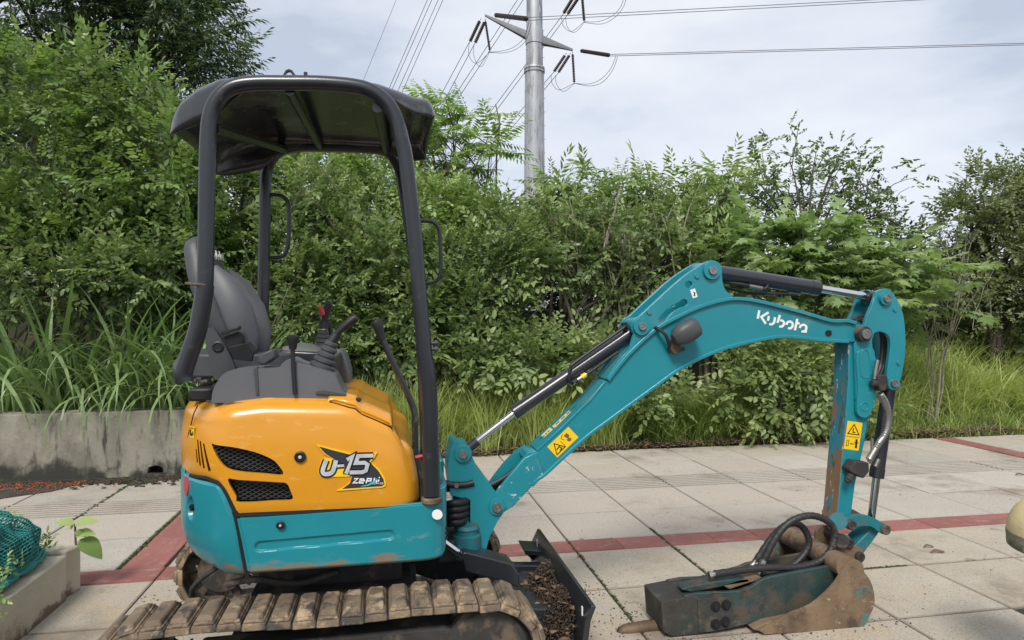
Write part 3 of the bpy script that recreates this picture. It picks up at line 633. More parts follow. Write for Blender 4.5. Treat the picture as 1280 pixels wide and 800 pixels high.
# cut the air intakes
vents = [[(262, 557.5), (268, 557.3), (290, 559), (318, 565), (338, 573), (347, 580), (354, 593.2), (330, 592), (300, 589.5), (283, 585), (271, 573)],
         [(284.5, 599.5), (300, 599.8), (345, 602.5), (358, 604), (363, 613), (365.3, 624.5), (345, 626), (299, 628.3), (295, 620)]]
slots = [cat(p, 1) for p in ([(237.6, 566), (239.4, 565.5), (242, 581), (241.4, 584), (239.6, 583)], [(239.6, 553.5), (241.8, 553.4), (247.4, 584), (246.6, 587.4), (244.4, 586)],
         [(244.4, 554.6), (246.8, 554.4), (254, 586), (253.2, 589.2), (250.6, 588)], [(250.2, 556.6), (252.6, 556.2), (263.6, 588), (262.8, 590.8), (259.6, 590)])]
lidp = None
cut = MB()
for v in vents: cut.prism(cat(v, 3, True), 2.43, 2.56, ref=2.50)
for v in slots: cut.prism(v, 2.36, 2.64, ref=2.53)
co = cut.build('cutter', M['void'], smooth=False)
bm_ = bon.modifiers.new('cut', 'BOOLEAN'); bm_.object = co; bm_.operation = 'DIFFERENCE'; bm_.solver = 'EXACT'
bpy.context.view_layer.update(); dg = bpy.context.evaluated_depsgraph_get(); new = bpy.data.meshes.new_from_object(bon.evaluated_get(dg)); bon.modifiers.clear(); old = bon.data; bon.data = new
new.materials.clear(); new.materials.append(M['orange']); new.polygons.foreach_set('material_index', [0] * len(new.polygons)); new.set_sharp_from_angle(angle=math.radians(30)); bpy.data.objects.remove(co)
for vi, v in enumerate(vents):
    sv_ = cat(v, 3, True)
    mb = MB(); big = [((p[0] - np.mean([q[0] for q in v])) * 1.1 + np.mean([q[0] for q in v]), (p[1] - np.mean([q[1] for q in v])) * 1.15 + np.mean([q[1] for q in v])) for p in sv_]
    mb.prism(big, 2.552, 2.56, ref=2.50); gr = mb.build('intake_screen', M['void'], bon)
    # expanded mesh: diagonal wires clipped to the opening
    poly = np.array(sv_); mb = MB()
    def inside(p):
        c = False; n = len(poly)
        for i in range(n):
            a, b = poly[i], poly[i - 1]
            if (a[1] > p[1]) != (b[1] > p[1]) and p[0] < (b[0] - a[0]) * (p[1] - a[1]) / (b[1] - a[1]) + a[0]: c = not c
        return c
    x0, x1, y0, y1 = poly[:, 0].min() - 2, poly[:, 0].max() + 2, poly[:, 1].min() - 2, poly[:, 1].max() + 2
    for sgn in (1, -1):
        for c in np.arange(-200, 200, 5.2):
            seg = []; 
            for x in np.arange(x0, x1, 1.0):
                y = (y0 + y1) / 2 + sgn * .52 * (x - x0) + c
                if inside((x, y)): seg.append((x, y))
                elif len(seg) > 1: mb.ribbon([seg[0], seg[-1]], .75, 2.535 + .002 * sgn, 2.538 + .002 * sgn, ref=2.50); seg = []
                else: seg = []
            if len(seg) > 1: mb.ribbon([seg[0], seg[-1]], .75, 2.535 + .002 * sgn, 2.538 + .002 * sgn, ref=2.50)
    mb.build('wire_mesh', M['plastic'], gr, smooth=False)
mb = MB()
for v in slots: mb.prism([(p[0] + (1 if p[0] > 245 else 0), p[1]) for p in [(236, 550), (266, 552), (268, 594), (236, 590)]], 2.62, 2.63, ref=2.56); break
mb.build('slot_backing', M['void'], bon)
latch(375.5, 570.5, BN, bon, .0165)
# bonnet service lid on the sloping nose
def lid(i, j):
    xa, xb = W(408, 509, 2.54).x, W(491, 530, 2.54).x; x = xa + (xb - xa) * i; y = 2.535 + .30 * j
    ya = .02 * (1 - sm_(0, .35, i)); y = max(y, 2.535 + ya)
    d = y - 2.502 - .010; z = ztop(x) - (HS * (1 - math.sqrt(max(0, 1 - ((OS - d) / OS) ** 2))) if d < OS else 0)
    e = min(i, 1 - i) / .04; return (x, y, z + .013 * min(1, e ** .5) )
ld = thick(grid_mesh(44, 20, lid).build('service_lid', M['orange'], bon), .012)
pl = lid(.46, .12); mb = MB(); mb.lathe((pl[0], pl[1], pl[2] - .002), (0, -.35, 1), [(0, .014), (.005, .014), (.007, .008)], 18); mb.build('lid_latch', M['black'], ld)
mb = MB(); edge = [Vector(lid(i / 40, 0)) + Vector((0, -.002, -.016)) for i in range(41)]; mb.tube(edge, .0035, 6); mb.build('lid_gasket', M['void'], ld)
# dark shut lines
mb = MB(); mb.tube([Vector(BN.pt(BN.uz(px, py)[0], BN.uz(px, py)[1], .0005)) for px, py in cat([(247, 507), (242, 517), (239.5, 527), (235, 545), (233, 560), (232, 592)], 5)], .0022, 5); mb.build('shut_line', M['void'], bon)
mb = MB()
for sgn in (1, -1):
    pts = []
    for k in range(80):
        u = bu[0] + (BN.len - bu[0]) * k / 79; v = Vector(BN.pt(u, zbot(u) - .006, .012)); 
        pts.append(v if sgn > 0 else Vector((v.x, 2 * YC - v.y, v.z)))
    mb.tube(pts, .013, 6)
mb.tube([SH.pt(uR(z), z, .012) for z in np.linspace(ZB_CW, zs0 + .02, 20)], .009, 6)
mb.build('shut_line', M['void'], bon)
mb = MB(); mb.loft([((-.26, YC, z), (1, 0, 0), (0, 1, 0), a, b) for z, a, b in ((.50, .42, .42), (.54, .45, .45), (.80, .28, .38), (.90, .22, .36))], 28, 4); mb.build('engine_bay', M['void'], EX)
# bonnet decal "U-15 / ZEPHi SERIES"
DX = lambda x, y: (380 + x * .09375, 550 + y * .09375)
dec = lambda pts, n=0: [DX(*p) for p in (cat(pts, n, True) if n else pts)]
yb = 2.4955
mb = MB(); mb.prism(dec([(165, 60), (400, 118), (640, 180), (975, 165), (945, 225), (890, 292), (1010, 395), (1078, 510), (1094, 580), (1085, 615), (1040, 634), (435, 678), (560, 612), (612, 560), (636, 485), (300, 494), (220, 484), (188, 420), (235, 262), (260, 250), (375, 245), (270, 185)]), yb - .0012, 2.4995, ref=yb); dc = mb.build('model_decal', M['yel'], bon, smooth=False)
mb = MB(); mb.prism(dec([(200, 84), (400, 140), (620, 194), (940, 184), (870, 285), (990, 408), (1058, 518), (1074, 588), (1038, 614), (510, 650), (612, 575), (645, 470), (520, 455), (545, 350), (450, 345), (395, 250), (280, 175)]), yb - .0020, yb - .0011, ref=yb); mb.build('decal_field', M['decal'], dc, smooth=False)
Uo = [(298, 265), (252, 395), (262, 440), (300, 452), (355, 440), (390, 400), (428, 268)]; Ds = [(442, 345), (535, 338)]; O1 = [(575, 262), (652, 212), (560, 448)]; O5 = [(925, 205), (722, 210), (690, 305), (810, 300), (848, 325), (825, 405), (780, 426), (608, 430)]
for nm, mt, ww, yy in (('letter_outline', 'blackv', 5, yb - .0026), ('lettering', 'silver', 0, yb - .0034)):
    mb = MB()
    for k, (pts, w) in enumerate(((cat(Uo, 3), 58), (Ds, 34), (O1, 52), (O5, 50))):
        mb.ribbon([DX(*p) for p in pts], (w + (42 if ww else 0)) * .09375, yy - .0002 * k, yy + .0006, ref=yb)
    mb.build(nm, M[mt], dc, smooth=False)
mb = MB(); k_ = 0
zs_ = [[(668, 515), (718, 512), (655, 570), (718, 568)], [(742, 545), (806, 540), (795, 518), (752, 518), (735, 568), (795, 570)], [(828, 574), (848, 512), (898, 514), (890, 542), (845, 545)], [(925, 572), (942, 502)], [(930, 540), (965, 536)], [(960, 568), (975, 530)], [(990, 555), (1000, 525)], [(1002, 505), (1006, 492)]]
for k, p in enumerate(zs_): mb.ribbon([DX(*q) for q in p], 1.5, yb - .003 - .0002 * k, yb - .0018, ref=yb)
ser = {'S': [(1, 0), (0, 0), (0, .5), (1, .5), (1, 1), (0, 1)], 'E': [(1, 0), (0, 0), (0, .5), (.8, .5), (0, .5), (0, 1), (1, 1)], 'R': [(0, 1), (0, 0), (1, 0), (1, .5), (.2, .5), (1, 1)], 'I': [(.5, 0), (.5, 1)]}
for i, ch in enumerate('SERIES'):
    for a, b in zip(ser[ch][:-1], ser[ch][1:]):
        if a != b: mb.ribbon([DX(915 + i * 25 + 17 * a[0] - 5 * a[1], 567 + i * 0 + 18 * a[1]), DX(915 + i * 25 + 17 * b[0] - 5 * b[1], 567 + 18 * b[1])], .42, yb - .003, yb - .0018, ref=yb)
mb.build('small_lettering', M['white'], dc, smooth=False)
mb = MB(); mb.prism(dec([(755, 612), (850, 590), (915, 548), (985, 500), (945, 560), (880, 598), (800, 616)]), yb - .0052, yb - .0046, ref=yb); mb.build('swoosh', M['cyanv'], dc, smooth=False)
q = BN.uz(240.5, 540); p0 = Vector(BN.pt(q[0], q[1], -.001)); n0 = (Vector(BN.pt(q[0], q[1], -.02)) - p0).normalized(); t0 = Vector((0, 0, 1)).cross(n0)
def stick(mbx, x0, x1, z0, z1, d): mbx.prism3([[p0 + t0 * x + Vector((0, 0, z)) + n0 * d for x, z in ((x0, z0), (x1, z0), (x1, z1), (x0, z1))]], n0 * .001)
mb = MB(); stick(mb, -.022, .022, -.022, .022, 0); st = mb.build('warning_sticker', M['yel'], bon, smooth=False)
mb = MB(); stick(mb, -.016, -.006, -.014, .010, .0012); stick(mb, -.004, .004, -.014, -.004, .0012); stick(mb, .008, .014, -.010, .004, .0012); stick(mb, -.017, .017, .014, .0165, .0012); mb.build('pictogram', M['blackv'], st, smooth=False)
# --- deck, tail cover, console, seat
mb = MB(); rim_ = [Vector(BN.pt(u, 1.118, .055)) for u in np.linspace(-.78, .78, 40)]; mb.prism3([rim_], (0, 0, .022)); mb.build('bonnet_lip', M['rust'], EX, bevel=.006)
mb = MB(); mb.loft([((-.63, YC, z), (1, 0, 0), (0, 1, 0), a, b) for z, a, b in ((1.13, .09, .30), (1.16, .095, .305), (1.195, .08, .29))], 28, 2.6); mb.build('tail_cover', M['black'], EX)
mb = MB(); mb.prism(cat([(264, 503), (265, 494), (267, 486), (273, 475), (283, 465), (303, 461), (345, 460), (352, 455), (359, 449.5), (366, 450), (376, 455), (396, 460), (416, 467), (421, 473), (426.5, 485), (434, 495), (430, 497)], 3) + [(264, 504)], 2.575, 2.76); con = mb.build('control_console', M['console'], EX, bevel=.016, seg=3)
mb = MB(); mb.prism([(395, 489), (405, 488), (433, 493.5), (432, 496), (394, 493)], 2.566, 2.58); mb.build('console_foot', M['plastic'], con, bevel=.004)
mb = MB(); mb.prism([(317, 462), (318, 459), (322, 459), (324, 495), (320, 495)], 2.571, 2.6); mb.build('console_rib', M['plastic'], con, bevel=.003)
mb = MB(); mb.prism(cat([(380, 470), (385, 462), (400, 452), (420, 438), (428, 440), (434, 455), (437, 470), (434, 490), (420, 496), (385, 496)], 3, True), 3.16, 3.40); fc = mb.build('control_console', M['console'], EX, bevel=.02, seg=3); fc['label'] = 'far side console behind the near one'
mb = MB(); mb.prism([(330, 455), (352, 437), (402, 440), (420, 445), (420, 470), (330, 470)], 2.85, 3.2); mb.build('instrument_panel', M['char'], EX, bevel=.012)
mb = MB(); mb.prism([(352, 434), (362, 432), (420, 443), (420, 447), (352, 441)], 2.86, 3.3); mb.build('foot_tray', M['steel'], EX, bevel=.004)
mb = MB(); mb.prism([(324, 443), (341, 436), (345, 447), (330, 457), (322, 454)], 2.60, 2.70); mb.build('armrest', M['plastic'], EX, bevel=.008)
# seat: cushion, backrest with bolsters, headrest, recliner cover
seat_c = W(300, 440, YC)
mb = MB(); secs = []
SB_ = ((300, 446, .17, .05), (292, 424, .195, .055), (278, 390, .205, .060), (265, 357, .195, .060), (257, 337, .160, .056), (252.5, 322, .138, .052), (249.5, 311, .128, .048), (248, 303, .105, .040), (247.3, 299.5, .07, .02))
for px, py, hw, ht in SB_: secs.append((W(px, py, YC), (0, 1, 0), (.93, 0, .36), hw, ht))
mb.loft(secs, 32, 2.9); seat = mb.build('seat', M['plastic'], EX)
mb = MB(); mb.loft([(W(px, py, YC) + Vector((.93, 0, .36)) * (ht * .42), (0, 1, 0), (.93, 0, .36), hw * k_, ht * .70) for (px, py, hw, ht), k_ in zip(SB_, (.5, .5, .46, .46, .6, .8, .84, .8, .5))], 28, 3.2); mb.build('backrest_insert', M['black'], seat)
for sgn in (-1, 1):
    mb = MB(); secs = []
    for px, py, r in ((310, 444, .03), (305, 418, .060), (293, 388, .068), (276, 355, .055), (264, 336, .02)):
        c = W(px, py, YC) + Vector((.035, sgn * .145 if px > 265 else sgn * .12, 0)); secs.append((c, (0, 1, 0), (.93, 0, .36), r * .8, r))
    mb.loft(secs, 16, 2.2); mb.build('bolster', M['console'], seat)
mb = MB(); cxs = W(305, 452, YC); mb.loft([(cxs + Vector((dx, 0, dz)), (1, 0, 0), (0, 1, 0), .23, .23) for dx, dz in ((0.02, -.05), (0.02, -.01), (0.02, .03), (0.02, .045))], 24, 3.5); mb.build('seat_cushion', M['plastic'], seat, bevel=.01)
mb = MB(); mb.prism(cat([(255, 418), (262, 410), (270, 415), (285, 440), (294, 462), (285, 472), (268, 474), (262, 450)], 4, True), 2.74, 2.78); rc = mb.build('recliner_cover', M['plastic'], seat, bevel=.012, seg=3)
mb = MB(); p = W(272.5, 433.5, 2.74); mb.lathe(p, (0, -1, 0), [(0, .022), (.004, .022), (.007, .016), (.003, .012)], 20); mb.build('knob', M['black'], rc)
mb = MB(); mb.prism([(277, 422), (298, 414), (303, 420), (305, 433), (285, 438), (278, 432)], 2.78, 2.86); mb.prism([(276, 415), (299, 409), (300, 412), (277, 419)], 2.76, 2.78); mb.cyl(W(299, 412, 2.77), W(300, 407, 2.77), .006); mb.prism([(283, 434), (310, 428), (318, 440), (316, 452), (290, 450)], 2.76, 2.84); mb.build('belt_retractor', M['black'], seat, bevel=.005)
mb = MB(); vv, ff = ellip(W(250, 456, YC + .05), (.075, .28, .07)); mb.add(vv, ff); mb.build('seat_back_pad', M['plastic'], EX)
mb = MB(); mb.box(W(266, 489, 2.80), (.11, .26, .05)); mb.prism([(250, 478), (262, 474), (266, 482), (252, 484)], 2.62, 2.65); mb.build('seat_mount', M['black'], EX, bevel=.01)
mb = MB()
for k, (px, py) in enumerate(((241, 476), (246, 474), (250, 477), (254, 476))): mb.cyl(W(px, py, 2.60), W(px + 5, py + 1, 2.60), .010 - .001 * k, n=10)
mb.build('hose_coupling', M['steel'], EX)
hc = W(253.5, 325, YC) + Vector((.93, 0, .36)).normalized() * .0630; up_ = Vector((-.3, 0, .95)).normalized(); mb = MB(); k_ = 0
KUB = [[(270, 113), (243, 262)], [(436, 148), (305, 230), (385, 352)], [(440, 213), (425, 298)], [(550, 235), (535, 320), (447, 356)], [(636, 196), (594, 336)], [(640, 292), (702, 318), (690, 388), (625, 398)], [(752, 372), (785, 318), (848, 330), (858, 400), (780, 430)], [(945, 264), (902, 468)], [(945, 335), (985, 352)], [(990, 428), (1022, 378), (1085, 382), (1102, 440), (1088, 512)]]
for st_ in KUB:
    for a_, b_2 in zip(st_[:-1], st_[1:]):
        P_ = [hc + Vector((0, (q_[0] - 680) / 870 * .17, 0)) + up_ * (-(q_[1] - 300 - (q_[0] - 680) * .28) / 870 * .17) for q_ in (a_, b_2)]; mb.tube(P_, .0022, 5)
mb.build('lettering', M['white'], seat)
# --- levers
def gaiter(px0, px1, py0, py1, top, y, parent, name='joystick'):
    a = W(px0, py0, y); b = W(px1, py1, y); c = W(top[0], top[1], y); base = (a + b) / 2; ax = c - base; ln = ax.length; r0 = (b - a).length / 2; prof = []
    for k in range(6):
        t = k / 6; r = r0 * (1 - .62 * t); prof += [(ln * t, r * .84), (ln * (t + .03), r), (ln * (t + .10), r), (ln * (t + .13), r * .84)]
    prof += [(ln * .98, r0 * .36), (ln * 1.0, r0 * .34)]
    mb = MB(); mb.lathe(base - ax.normalized() * .01, ax, prof, 24); return mb.build(name, M['plastic'], parent)
y1 = 2.66
j1 = gaiter(383, 419, 460, 468, (416.5, 423), y1, con)
mb = MB(); mb.tube([W(415, 427, y1), W(421, 418, y1)], [.022, .019], 16); mb.tube([W(420, 419.5, y1), W(424, 414, y1), W(433, 406, y1), W(440, 400, y1), W(445, 397, y1), W(446.5, 396, y1)], [.014, .016, .020, .023, .020, .010], 16, flat=.85); mb.build('grip', M['black'], j1)
y2 = 3.30
j2 = gaiter(389, 418, 441, 441, (404.5, 410), y2, fc)
mb = MB(); mb.tube([W(404.5, 411, y2), W(405, 402, y2)], [.026, .024], 16); mb.tube([W(405, 403, y2), W(406, 396, y2), W(409, 386, y2), W(411, 380, y2), W(411.5, 376.5, y2)], [.017, .019, .023, .025, .012], 16, flat=.85); g2 = mb.build('grip', M['black'], j2)
mb = MB(); mb.tube([W(404, 394, y2 - .03), W(402.5, 388, y2 - .03), W(399, 383, y2 - .03)], [.010, .013, .008], 10); mb.build('horn_trigger', M['red'], g2)
mb = MB(); mb.tube([W(408.5, 400, y2 + .05), W(413, 412, y2 + .05), W(415, 425, y2 + .05)], .012, 10); mb.build('lock_lever', M['black'], fc)
y3 = 2.565
mb = MB(); mb.tube([W(366, 436, y3), W(366.5, 460, y3), W(368.5, 493, y3)], [.0085, .008, .008], 10); lv = mb.build('blade_lever', M['char'], con)
mb = MB(); p = W(366, 437, y3); mb.lathe(p, (0, 0, 1), [(0, .013), (.02, .016), (.038, .022), (.050, .022), (.056, .012)], 18); mb.build('knob', M['black'], lv)
y4 = 2.80
mb = MB(); mb.tube(cat([W(474, 412, y4), W(480, 428, y4), W(488, 446, y4), W(505, 482, y4), W(514, 503, y4), W(518, 516, y4), W(519, 540, y4), W(519.5, 568, y4)], 4), .0135, 12); lv = mb.build('travel_lever', M['char'], EX)
mb = MB(); mb.tube([W(478, 424, y4), W(473.5, 411, y4), W(471, 404, y4), W(469.5, 400.5, y4)], [.017, .020, .026, .022], 14); mb.build('grip', M['black'], lv)
mb = MB(); mb.tube([W(519, 572, 2.7), W(528, 570, 2.7)], .008, 8); mb.build('safety_tab', M['red'], EX)
# --- front frame between body and swing post
mb = MB(); mb.prism([(525, 600), (531, 626), (552, 626), (553, 700), (525, 690)], 2.60, 3.38, ref=2.60); mb.build('front_bulkhead', M['under'], EX, bevel=.01)
# --- canopy
yn, yf = 2.52, 3.46
near = cat([(231, 478), (229.5, 466), (237, 442), (246, 416), (251, 392), (255.5, 362), (257, 330), (258.3, 250), (260, 172), (264, 142), (274, 122), (291, 109), (318, 104.3), (360, 104), (400, 104.3), (440, 107.5), (464, 114), (483, 128), (495, 148), (502, 175), (508, 205), (518.8, 299), (523.6, 361), (531, 440), (535.5, 486), (538.5, 564), (539.3, 619)], 5)
far = cat([(306, 462), (306, 446), (308, 432), (316, 421), (323.5, 408), (328.5, 386), (329.5, 345), (330.5, 300), (331.5, 245), (333, 215), (340, 198), (353, 187.5), (375, 183), (400, 183), (440, 184), (469, 186), (484, 190), (494, 200), (501, 218), (506, 250), (516, 310), (522, 370), (527, 440), (530, 500), (532, 570), (533, 596)], 5)
mb = MB(); mb.tube([W(p[0], p[1], yn) for p in near], .0285, 18); hoop1 = mb.build('canopy_frame', M['char'], EX)
mb = MB(); mb.tube([W(p[0], p[1], yf) for p in far], .0285, 18); hoop2 = mb.build('canopy_frame', M['char'], EX)
mb = MB(); mb.tube([W(p[0], p[1], yn) for p in near if p[1] > 355 and p[0] < 300], .0315, 18); mb.build('lower_post', M['char'], hoop1)
mb = MB(); mb.tube([W(p[0], p[1], yn) for p in near if p[1] > 441 and p[0] > 500], .0325, 18); mb.build('lower_post', M['char'], hoop1)
for p in ((540, 429), (540, 436.5)):
    mb = MB(); c = W(p[0], p[1], yn); mb.cyl(c - Vector((.03, 0, 0)), c + Vector((.022, 0, 0)), .008, n=8); mb.cyl(c + Vector((.010, 0, 0)), c + Vector((.018, 0, 0)), .014, n=6); mb.build('bolt', M['cyl'], hoop1)
mb = MB(); c = W(249, 356, yn); mb.tube([c + Vector((-.042, -.012, .004)), c + Vector((.0, -.033, .0)), c + Vector((.027, -.024, -.002))], .005, 8); mb.build('clamp', M['under'], hoop1)
mb = MB(); c = W(539.4, 622, yn); mb.cyl((c.x, c.y, c.z - .02), (c.x, c.y, c.z + .004), .040, n=24); mb.build('post_foot', M['rust'], hoop1, bevel=.006)
for hp in ([(330, 243.5), (345, 243.5), (355, 246.5), (361, 256), (361.5, 280), (360, 306), (355, 319), (345, 322), (330, 321)], [(520, 276.5), (535, 276.5), (543, 279), (549, 288), (550.5, 310), (551, 338), (547, 350), (538, 354), (524, 354)]):
    mb = MB(); mb.tube([W(p[0], p[1], yf) for p in cat(hp, 4)], .0105, 10); mb.build('grab_handle', M['char'], hoop2)
mb = MB(); mb.prism([(352, 99), (354, 93), (357, 87.5), (361, 86), (365, 87.5), (369, 93), (372, 99)], 2.52, 2.534, holes=[circ(361, 92.6, 3.7, 14)]); mb.build('lifting_eye', M['char'], hoop1, bevel=.002)
mb = MB(); c = W(382, 104, yn); mb.cyl(c + Vector((0, 0, .02)), c + Vector((0, 0, .04)), .007, n=8); mb.build('bolt', M['cyl'], hoop1)
# roof: pressed shell, an upturned tray with rolled sides, narrower at tail and nose
RS = [(-.815, 2.72, 3.27, 2.165, 2.135), (-.800, 2.665, 3.32, 2.225, 2.135), (-.765, 2.63, 3.35, 2.268, 2.140), (-.70, 2.60, 3.38, 2.308, 2.160), (-.62, 2.575, 3.405, 2.340, 2.190), (-.52, 2.56, 3.42, 2.345, 2.285), (-.40, 2.555, 3.425, 2.350, 2.322),
      (-.20, 2.555, 3.425, 2.352, 2.325), (-.05, 2.565, 3.415, 2.348, 2.315), (.04, 2.59, 3.39, 2.338, 2.275), (.10, 2.612, 3.355, 2.328, 2.250), (.145, 2.622, 3.335, 2.328, 2.250), (.165, 2.632, 3.325, 2.305, 2.252), (.172, 2.645, 3.315, 2.27, 2.252)]
RA = np.array(RS); xr = np.linspace(-.815, .172, 70); 
def rsec(x): return [float(np.interp(x, RA[:, 0], RA[:, k])) for k in range(1, 5)]
mb = MB(); NS = 44
for x in xr:
    y0, y1, zt, zb = rsec(x); hh = zt - zb; r = min(.055, hh * .8); prof = [(0, 0), (0, (hh - r) * .5), (0, hh - r)] + [(r * (1 - math.cos(a)), hh - r + r * math.sin(a)) for a in [math.pi / 2 * k / 7 for k in range(1, 8)]]
    half = prof + [(r + ((y1 - y0) / 2 - r) * k / 12, hh + .012 * math.sin(math.pi / 2 * k / 12)) for k in range(1, 12)]
    half = [(d - .012 * (1 - min(1, h_ / max(hh, .01))), h_) for d, h_ in half]
    line = [(y0 + d, zb + h_) for d, h_ in half] + [((y0 + y1) / 2, zt + .012)] + [(y1 - d, zb + h_) for d, h_ in half[::-1]]
    mb.v += [(x, y, z) for y, z in line]; NS = len(line)
for i in range(len(xr) - 1):
    for k in range(NS - 1): mb.f.append((i * NS + k, i * NS + k + 1, (i + 1) * NS + k + 1, (i + 1) * NS + k)); mb.m.append(0)
o = thick(mb.build('roof', M['roof'], EX, sharp=60), .009, 1)
for (a, b) in (((362, 113), (400, 183)), ((472, 134), (483, 189)), ((269, 160), (356, 187))):
    mb = MB(); mb.tube([W(a[0], a[1], yn + .01), W(b[0], b[1], yf - .01)], .020, 12); mb.build('cross_bar', M['char'], hoop1)
# --- swing bracket and boom foot
mb = MB(); mb.prism(cat([(561, 600), (560.5, 580), (563, 565), (566, 554), (571, 552)], 3) + [(572, 556)] + circ(578.7, 567.5, 11.5, 12, -2.2, .2) + [(596, 584), (622, 618), (631, 633), (630, 640), (622, 652), (612, 671), (608, 686), (595, 688), (592, 660), (588, 657)] + [(588, 625), (563, 619), (563, 617)], 2.90, 3.08, holes=[]); sb = mb.build('swing_bracket', M['teal'], EX, bevel=.006)
mb = MB(); mb.prism([(566, 618), (590, 622), (596, 640), (594, 662), (575, 662), (566, 640)], 2.95, 3.03); mb.build('bracket_web', M['teal'], sb, bevel=.004)
mb = MB(); c = W(583, 668, 2.89); mb.lathe((c.x, c.y, c.z - .10), (0, 0, 1), [(0, .055), (.02, .062), (.10, .062), (.105, .05), (.125, .05), (.130, .056), (.145, .050), (.147, .012), (.160, .012)], 24); mb.build('king_post', M['teal_dirty'], sb)
mb = MB(); c = W(580, 690, YC); mb.box((c.x - .05, c.y, c.z + .05), (.16, .26, .10)); mb.cyl(W(586, 680, 2.88), W(586, 688, 2.88), .02, n=14); mb.build('post_lug', M['under'], sb, bevel=.012)
for k in range(4):
    yy = 2.90 + .04 * k; mb = MB(); mb.tube(cat([W(540, 600 + 3 * k, yy), W(560, 605 + 2 * k, yy), W(580, 606 + k, yy), W(592, 603 + k, yy)], 4), .015, 10); mb.build('hose', M['black'], sb)
for k in range(4):
    yy = 2.86; mb = MB(); mb.tube(cat([W(545, 634 + 8 * k, yy + .1), W(562, 630 + 8 * k, yy), W(576, 628 + 8 * k, yy), W(588, 624 + 7 * k, yy + .1)], 4), .0165, 10); mb.build('hose', M['black'], sb)
def pin(px, py, y0, y1, r, parent, boss=None, ring='teal'):
    a = W(px, py, y0)
    if boss: mb = MB(); mb.lathe((a.x, y0, a.z), (0, 1, 0), [(0, boss * .72), (0, boss), (.010, boss * 1.04), (y1 - y0 - .01, boss * 1.04), (y1 - y0, boss), (y1 - y0, boss * .7)], 28); mb.build('pin_boss', M[ring], parent)
    mb = MB(); mb.lathe((a.x, y0 - .012, a.z), (0, 1, 0), [(0, r * .25), (.003, r * .3), (.003, r * .55), (0, r * .6), (0, r * .95), (.004, r), (y1 - y0 + .02, r)], 24); return mb.build('pin', M['steel'], parent)
pin(578.7, 567.5, 2.885, 3.095, .019, sb, .036)
pin(570.5, 606.5, 2.893, 3.05, .010, sb)
# --- boom
bY0, bY1 = 2.92, 3.06
low = cat([(624.7, 641), (640.6, 632), (670.6, 600), (682, 591.6), (727.5, 550), (759, 526), (812, 487.5), (852.5, 459), (899, 437.5), (940, 426.6), (980, 420.5), (1025, 425), (1060, 427), (1078, 427.5)], 4)
tip = circ(1082, 417.5, 10.5, 10, 1.3, -1.2)
ridge = cat([(1072.5, 405.5), (1057, 401), (1037.5, 401), (1000, 390), (947.5, 377), (920, 373.5), (899, 376), (875, 383), (852.5, 393), (821, 410), (790, 437.5), (772, 458), (759, 475)], 3)
upE = [(737.5, 501), (700, 538), (671, 564), (659, 566), (655, 572), (640, 592), (622.5, 616)]
foot = circ(621.5, 634, 11, 8, -1.6, -4.4)
def arc(cx, cy, r, a0, a1, n): return [(cx + r * math.cos(a0 + (a1 - a0) * k / (n - 1)), cy + r * math.sin(a0 + (a1 - a0) * k / (n - 1))) for k in range(n)]
low2 = [p for p in low if p[0] >= 671]
outl = low2 + arc(1082, 417.5, 10.3, 1.9, -1.6, 12)[1:] + ridge[1:] + upE[:4] + [(655, 572), (661, 590)]
mb = MB(); mb.prism(outl, bY0, bY1); boom = mb.build('boom', M['teal'], EX, bevel=.004)
mb = MB(); mb.ribbon(low[7:-4], 4.2, bY0 - .012, bY1 + .012, ref=bY0); mb.build('lower_flange', M['teal'], boom, bevel=.003)
mb = MB(); mb.ribbon([(p[0], p[1]) for p in ridge[1:]], 4.6, bY0 - .016, bY1 + .016, ref=bY0); mb.build('upper_flange', M['teal'], boom, bevel=.003)
mb = MB(); mb.ribbon([(757, 477), (737.5, 500), (700, 537), (671, 563)], 3.0, bY0 - .004, bY1 + .006, ref=bY0); mb.build('top_plate', M['teal'], boom, bevel=.002)
mb = MB(); mb.prism([(622, 612), (632, 600), (655, 572), (671, 565), (683, 592), (671, 601), (641, 633), (626, 642), (612, 640), (611, 628)], bY0 - .006, bY0 + .02, ref=bY0); mb.build('foot_plate', M['teal_chip'], boom, bevel=.004)
mb = MB(); mb.prism(cat([(612, 628), (617, 612), (630, 594), (642, 580), (654, 569), (664, 563)], 3) + [(690, 582), (671, 601), (641, 633), (626, 642), (612, 640)], bY1 - .02, bY1 + .006, ref=bY0); mb.build('foot_plate', M['teal'], boom, bevel=.004)
for k in range(4):
    yy = 2.955 + .024 * k; mb = MB(); mb.tube(cat([W(596, 612 + 3 * k, yy), W(612, 607 + 3 * k, yy), W(632, 596 + 3 * k, yy), W(648, 583 + 3 * k, yy), W(664, 572 + 3 * k, yy)], 5), .011, 9); mb.build('hose', M['black'], boom)
mb = MB(); mb.ribbon([(671.5, 565), (674, 575), (681, 592)], 2.2, bY0 - .009, bY0, ref=bY0); mb.build('weld_bead', M['teal'], boom, bevel=.002)
plate = cat([(757, 474), (772, 452), (787, 436)], 2) + arc(802.5, 408, 13.5, 2.4, 4.1, 7) + cat([(799, 395.5), (821, 375), (852.5, 347), (874, 332.5), (882, 328)], 3) + arc(890, 338, 12.8, -1.9, .15, 8) + cat([(903, 350), (907, 362.5), (921, 374)], 3) + ridge[15:0:-1][0:0] + [(899, 380), (875, 387), (852.5, 397), (821, 414), (790, 441), (772, 461)]
slot = arc(827, 400, 4.2, 1.0, 4.0, 6) + cat([(826, 395), (836, 385), (850, 377)], 3) + arc(855, 378.5, 4.6, -1.9, 1.2, 7) + cat([(852, 384), (840, 391), (830, 403)], 3)
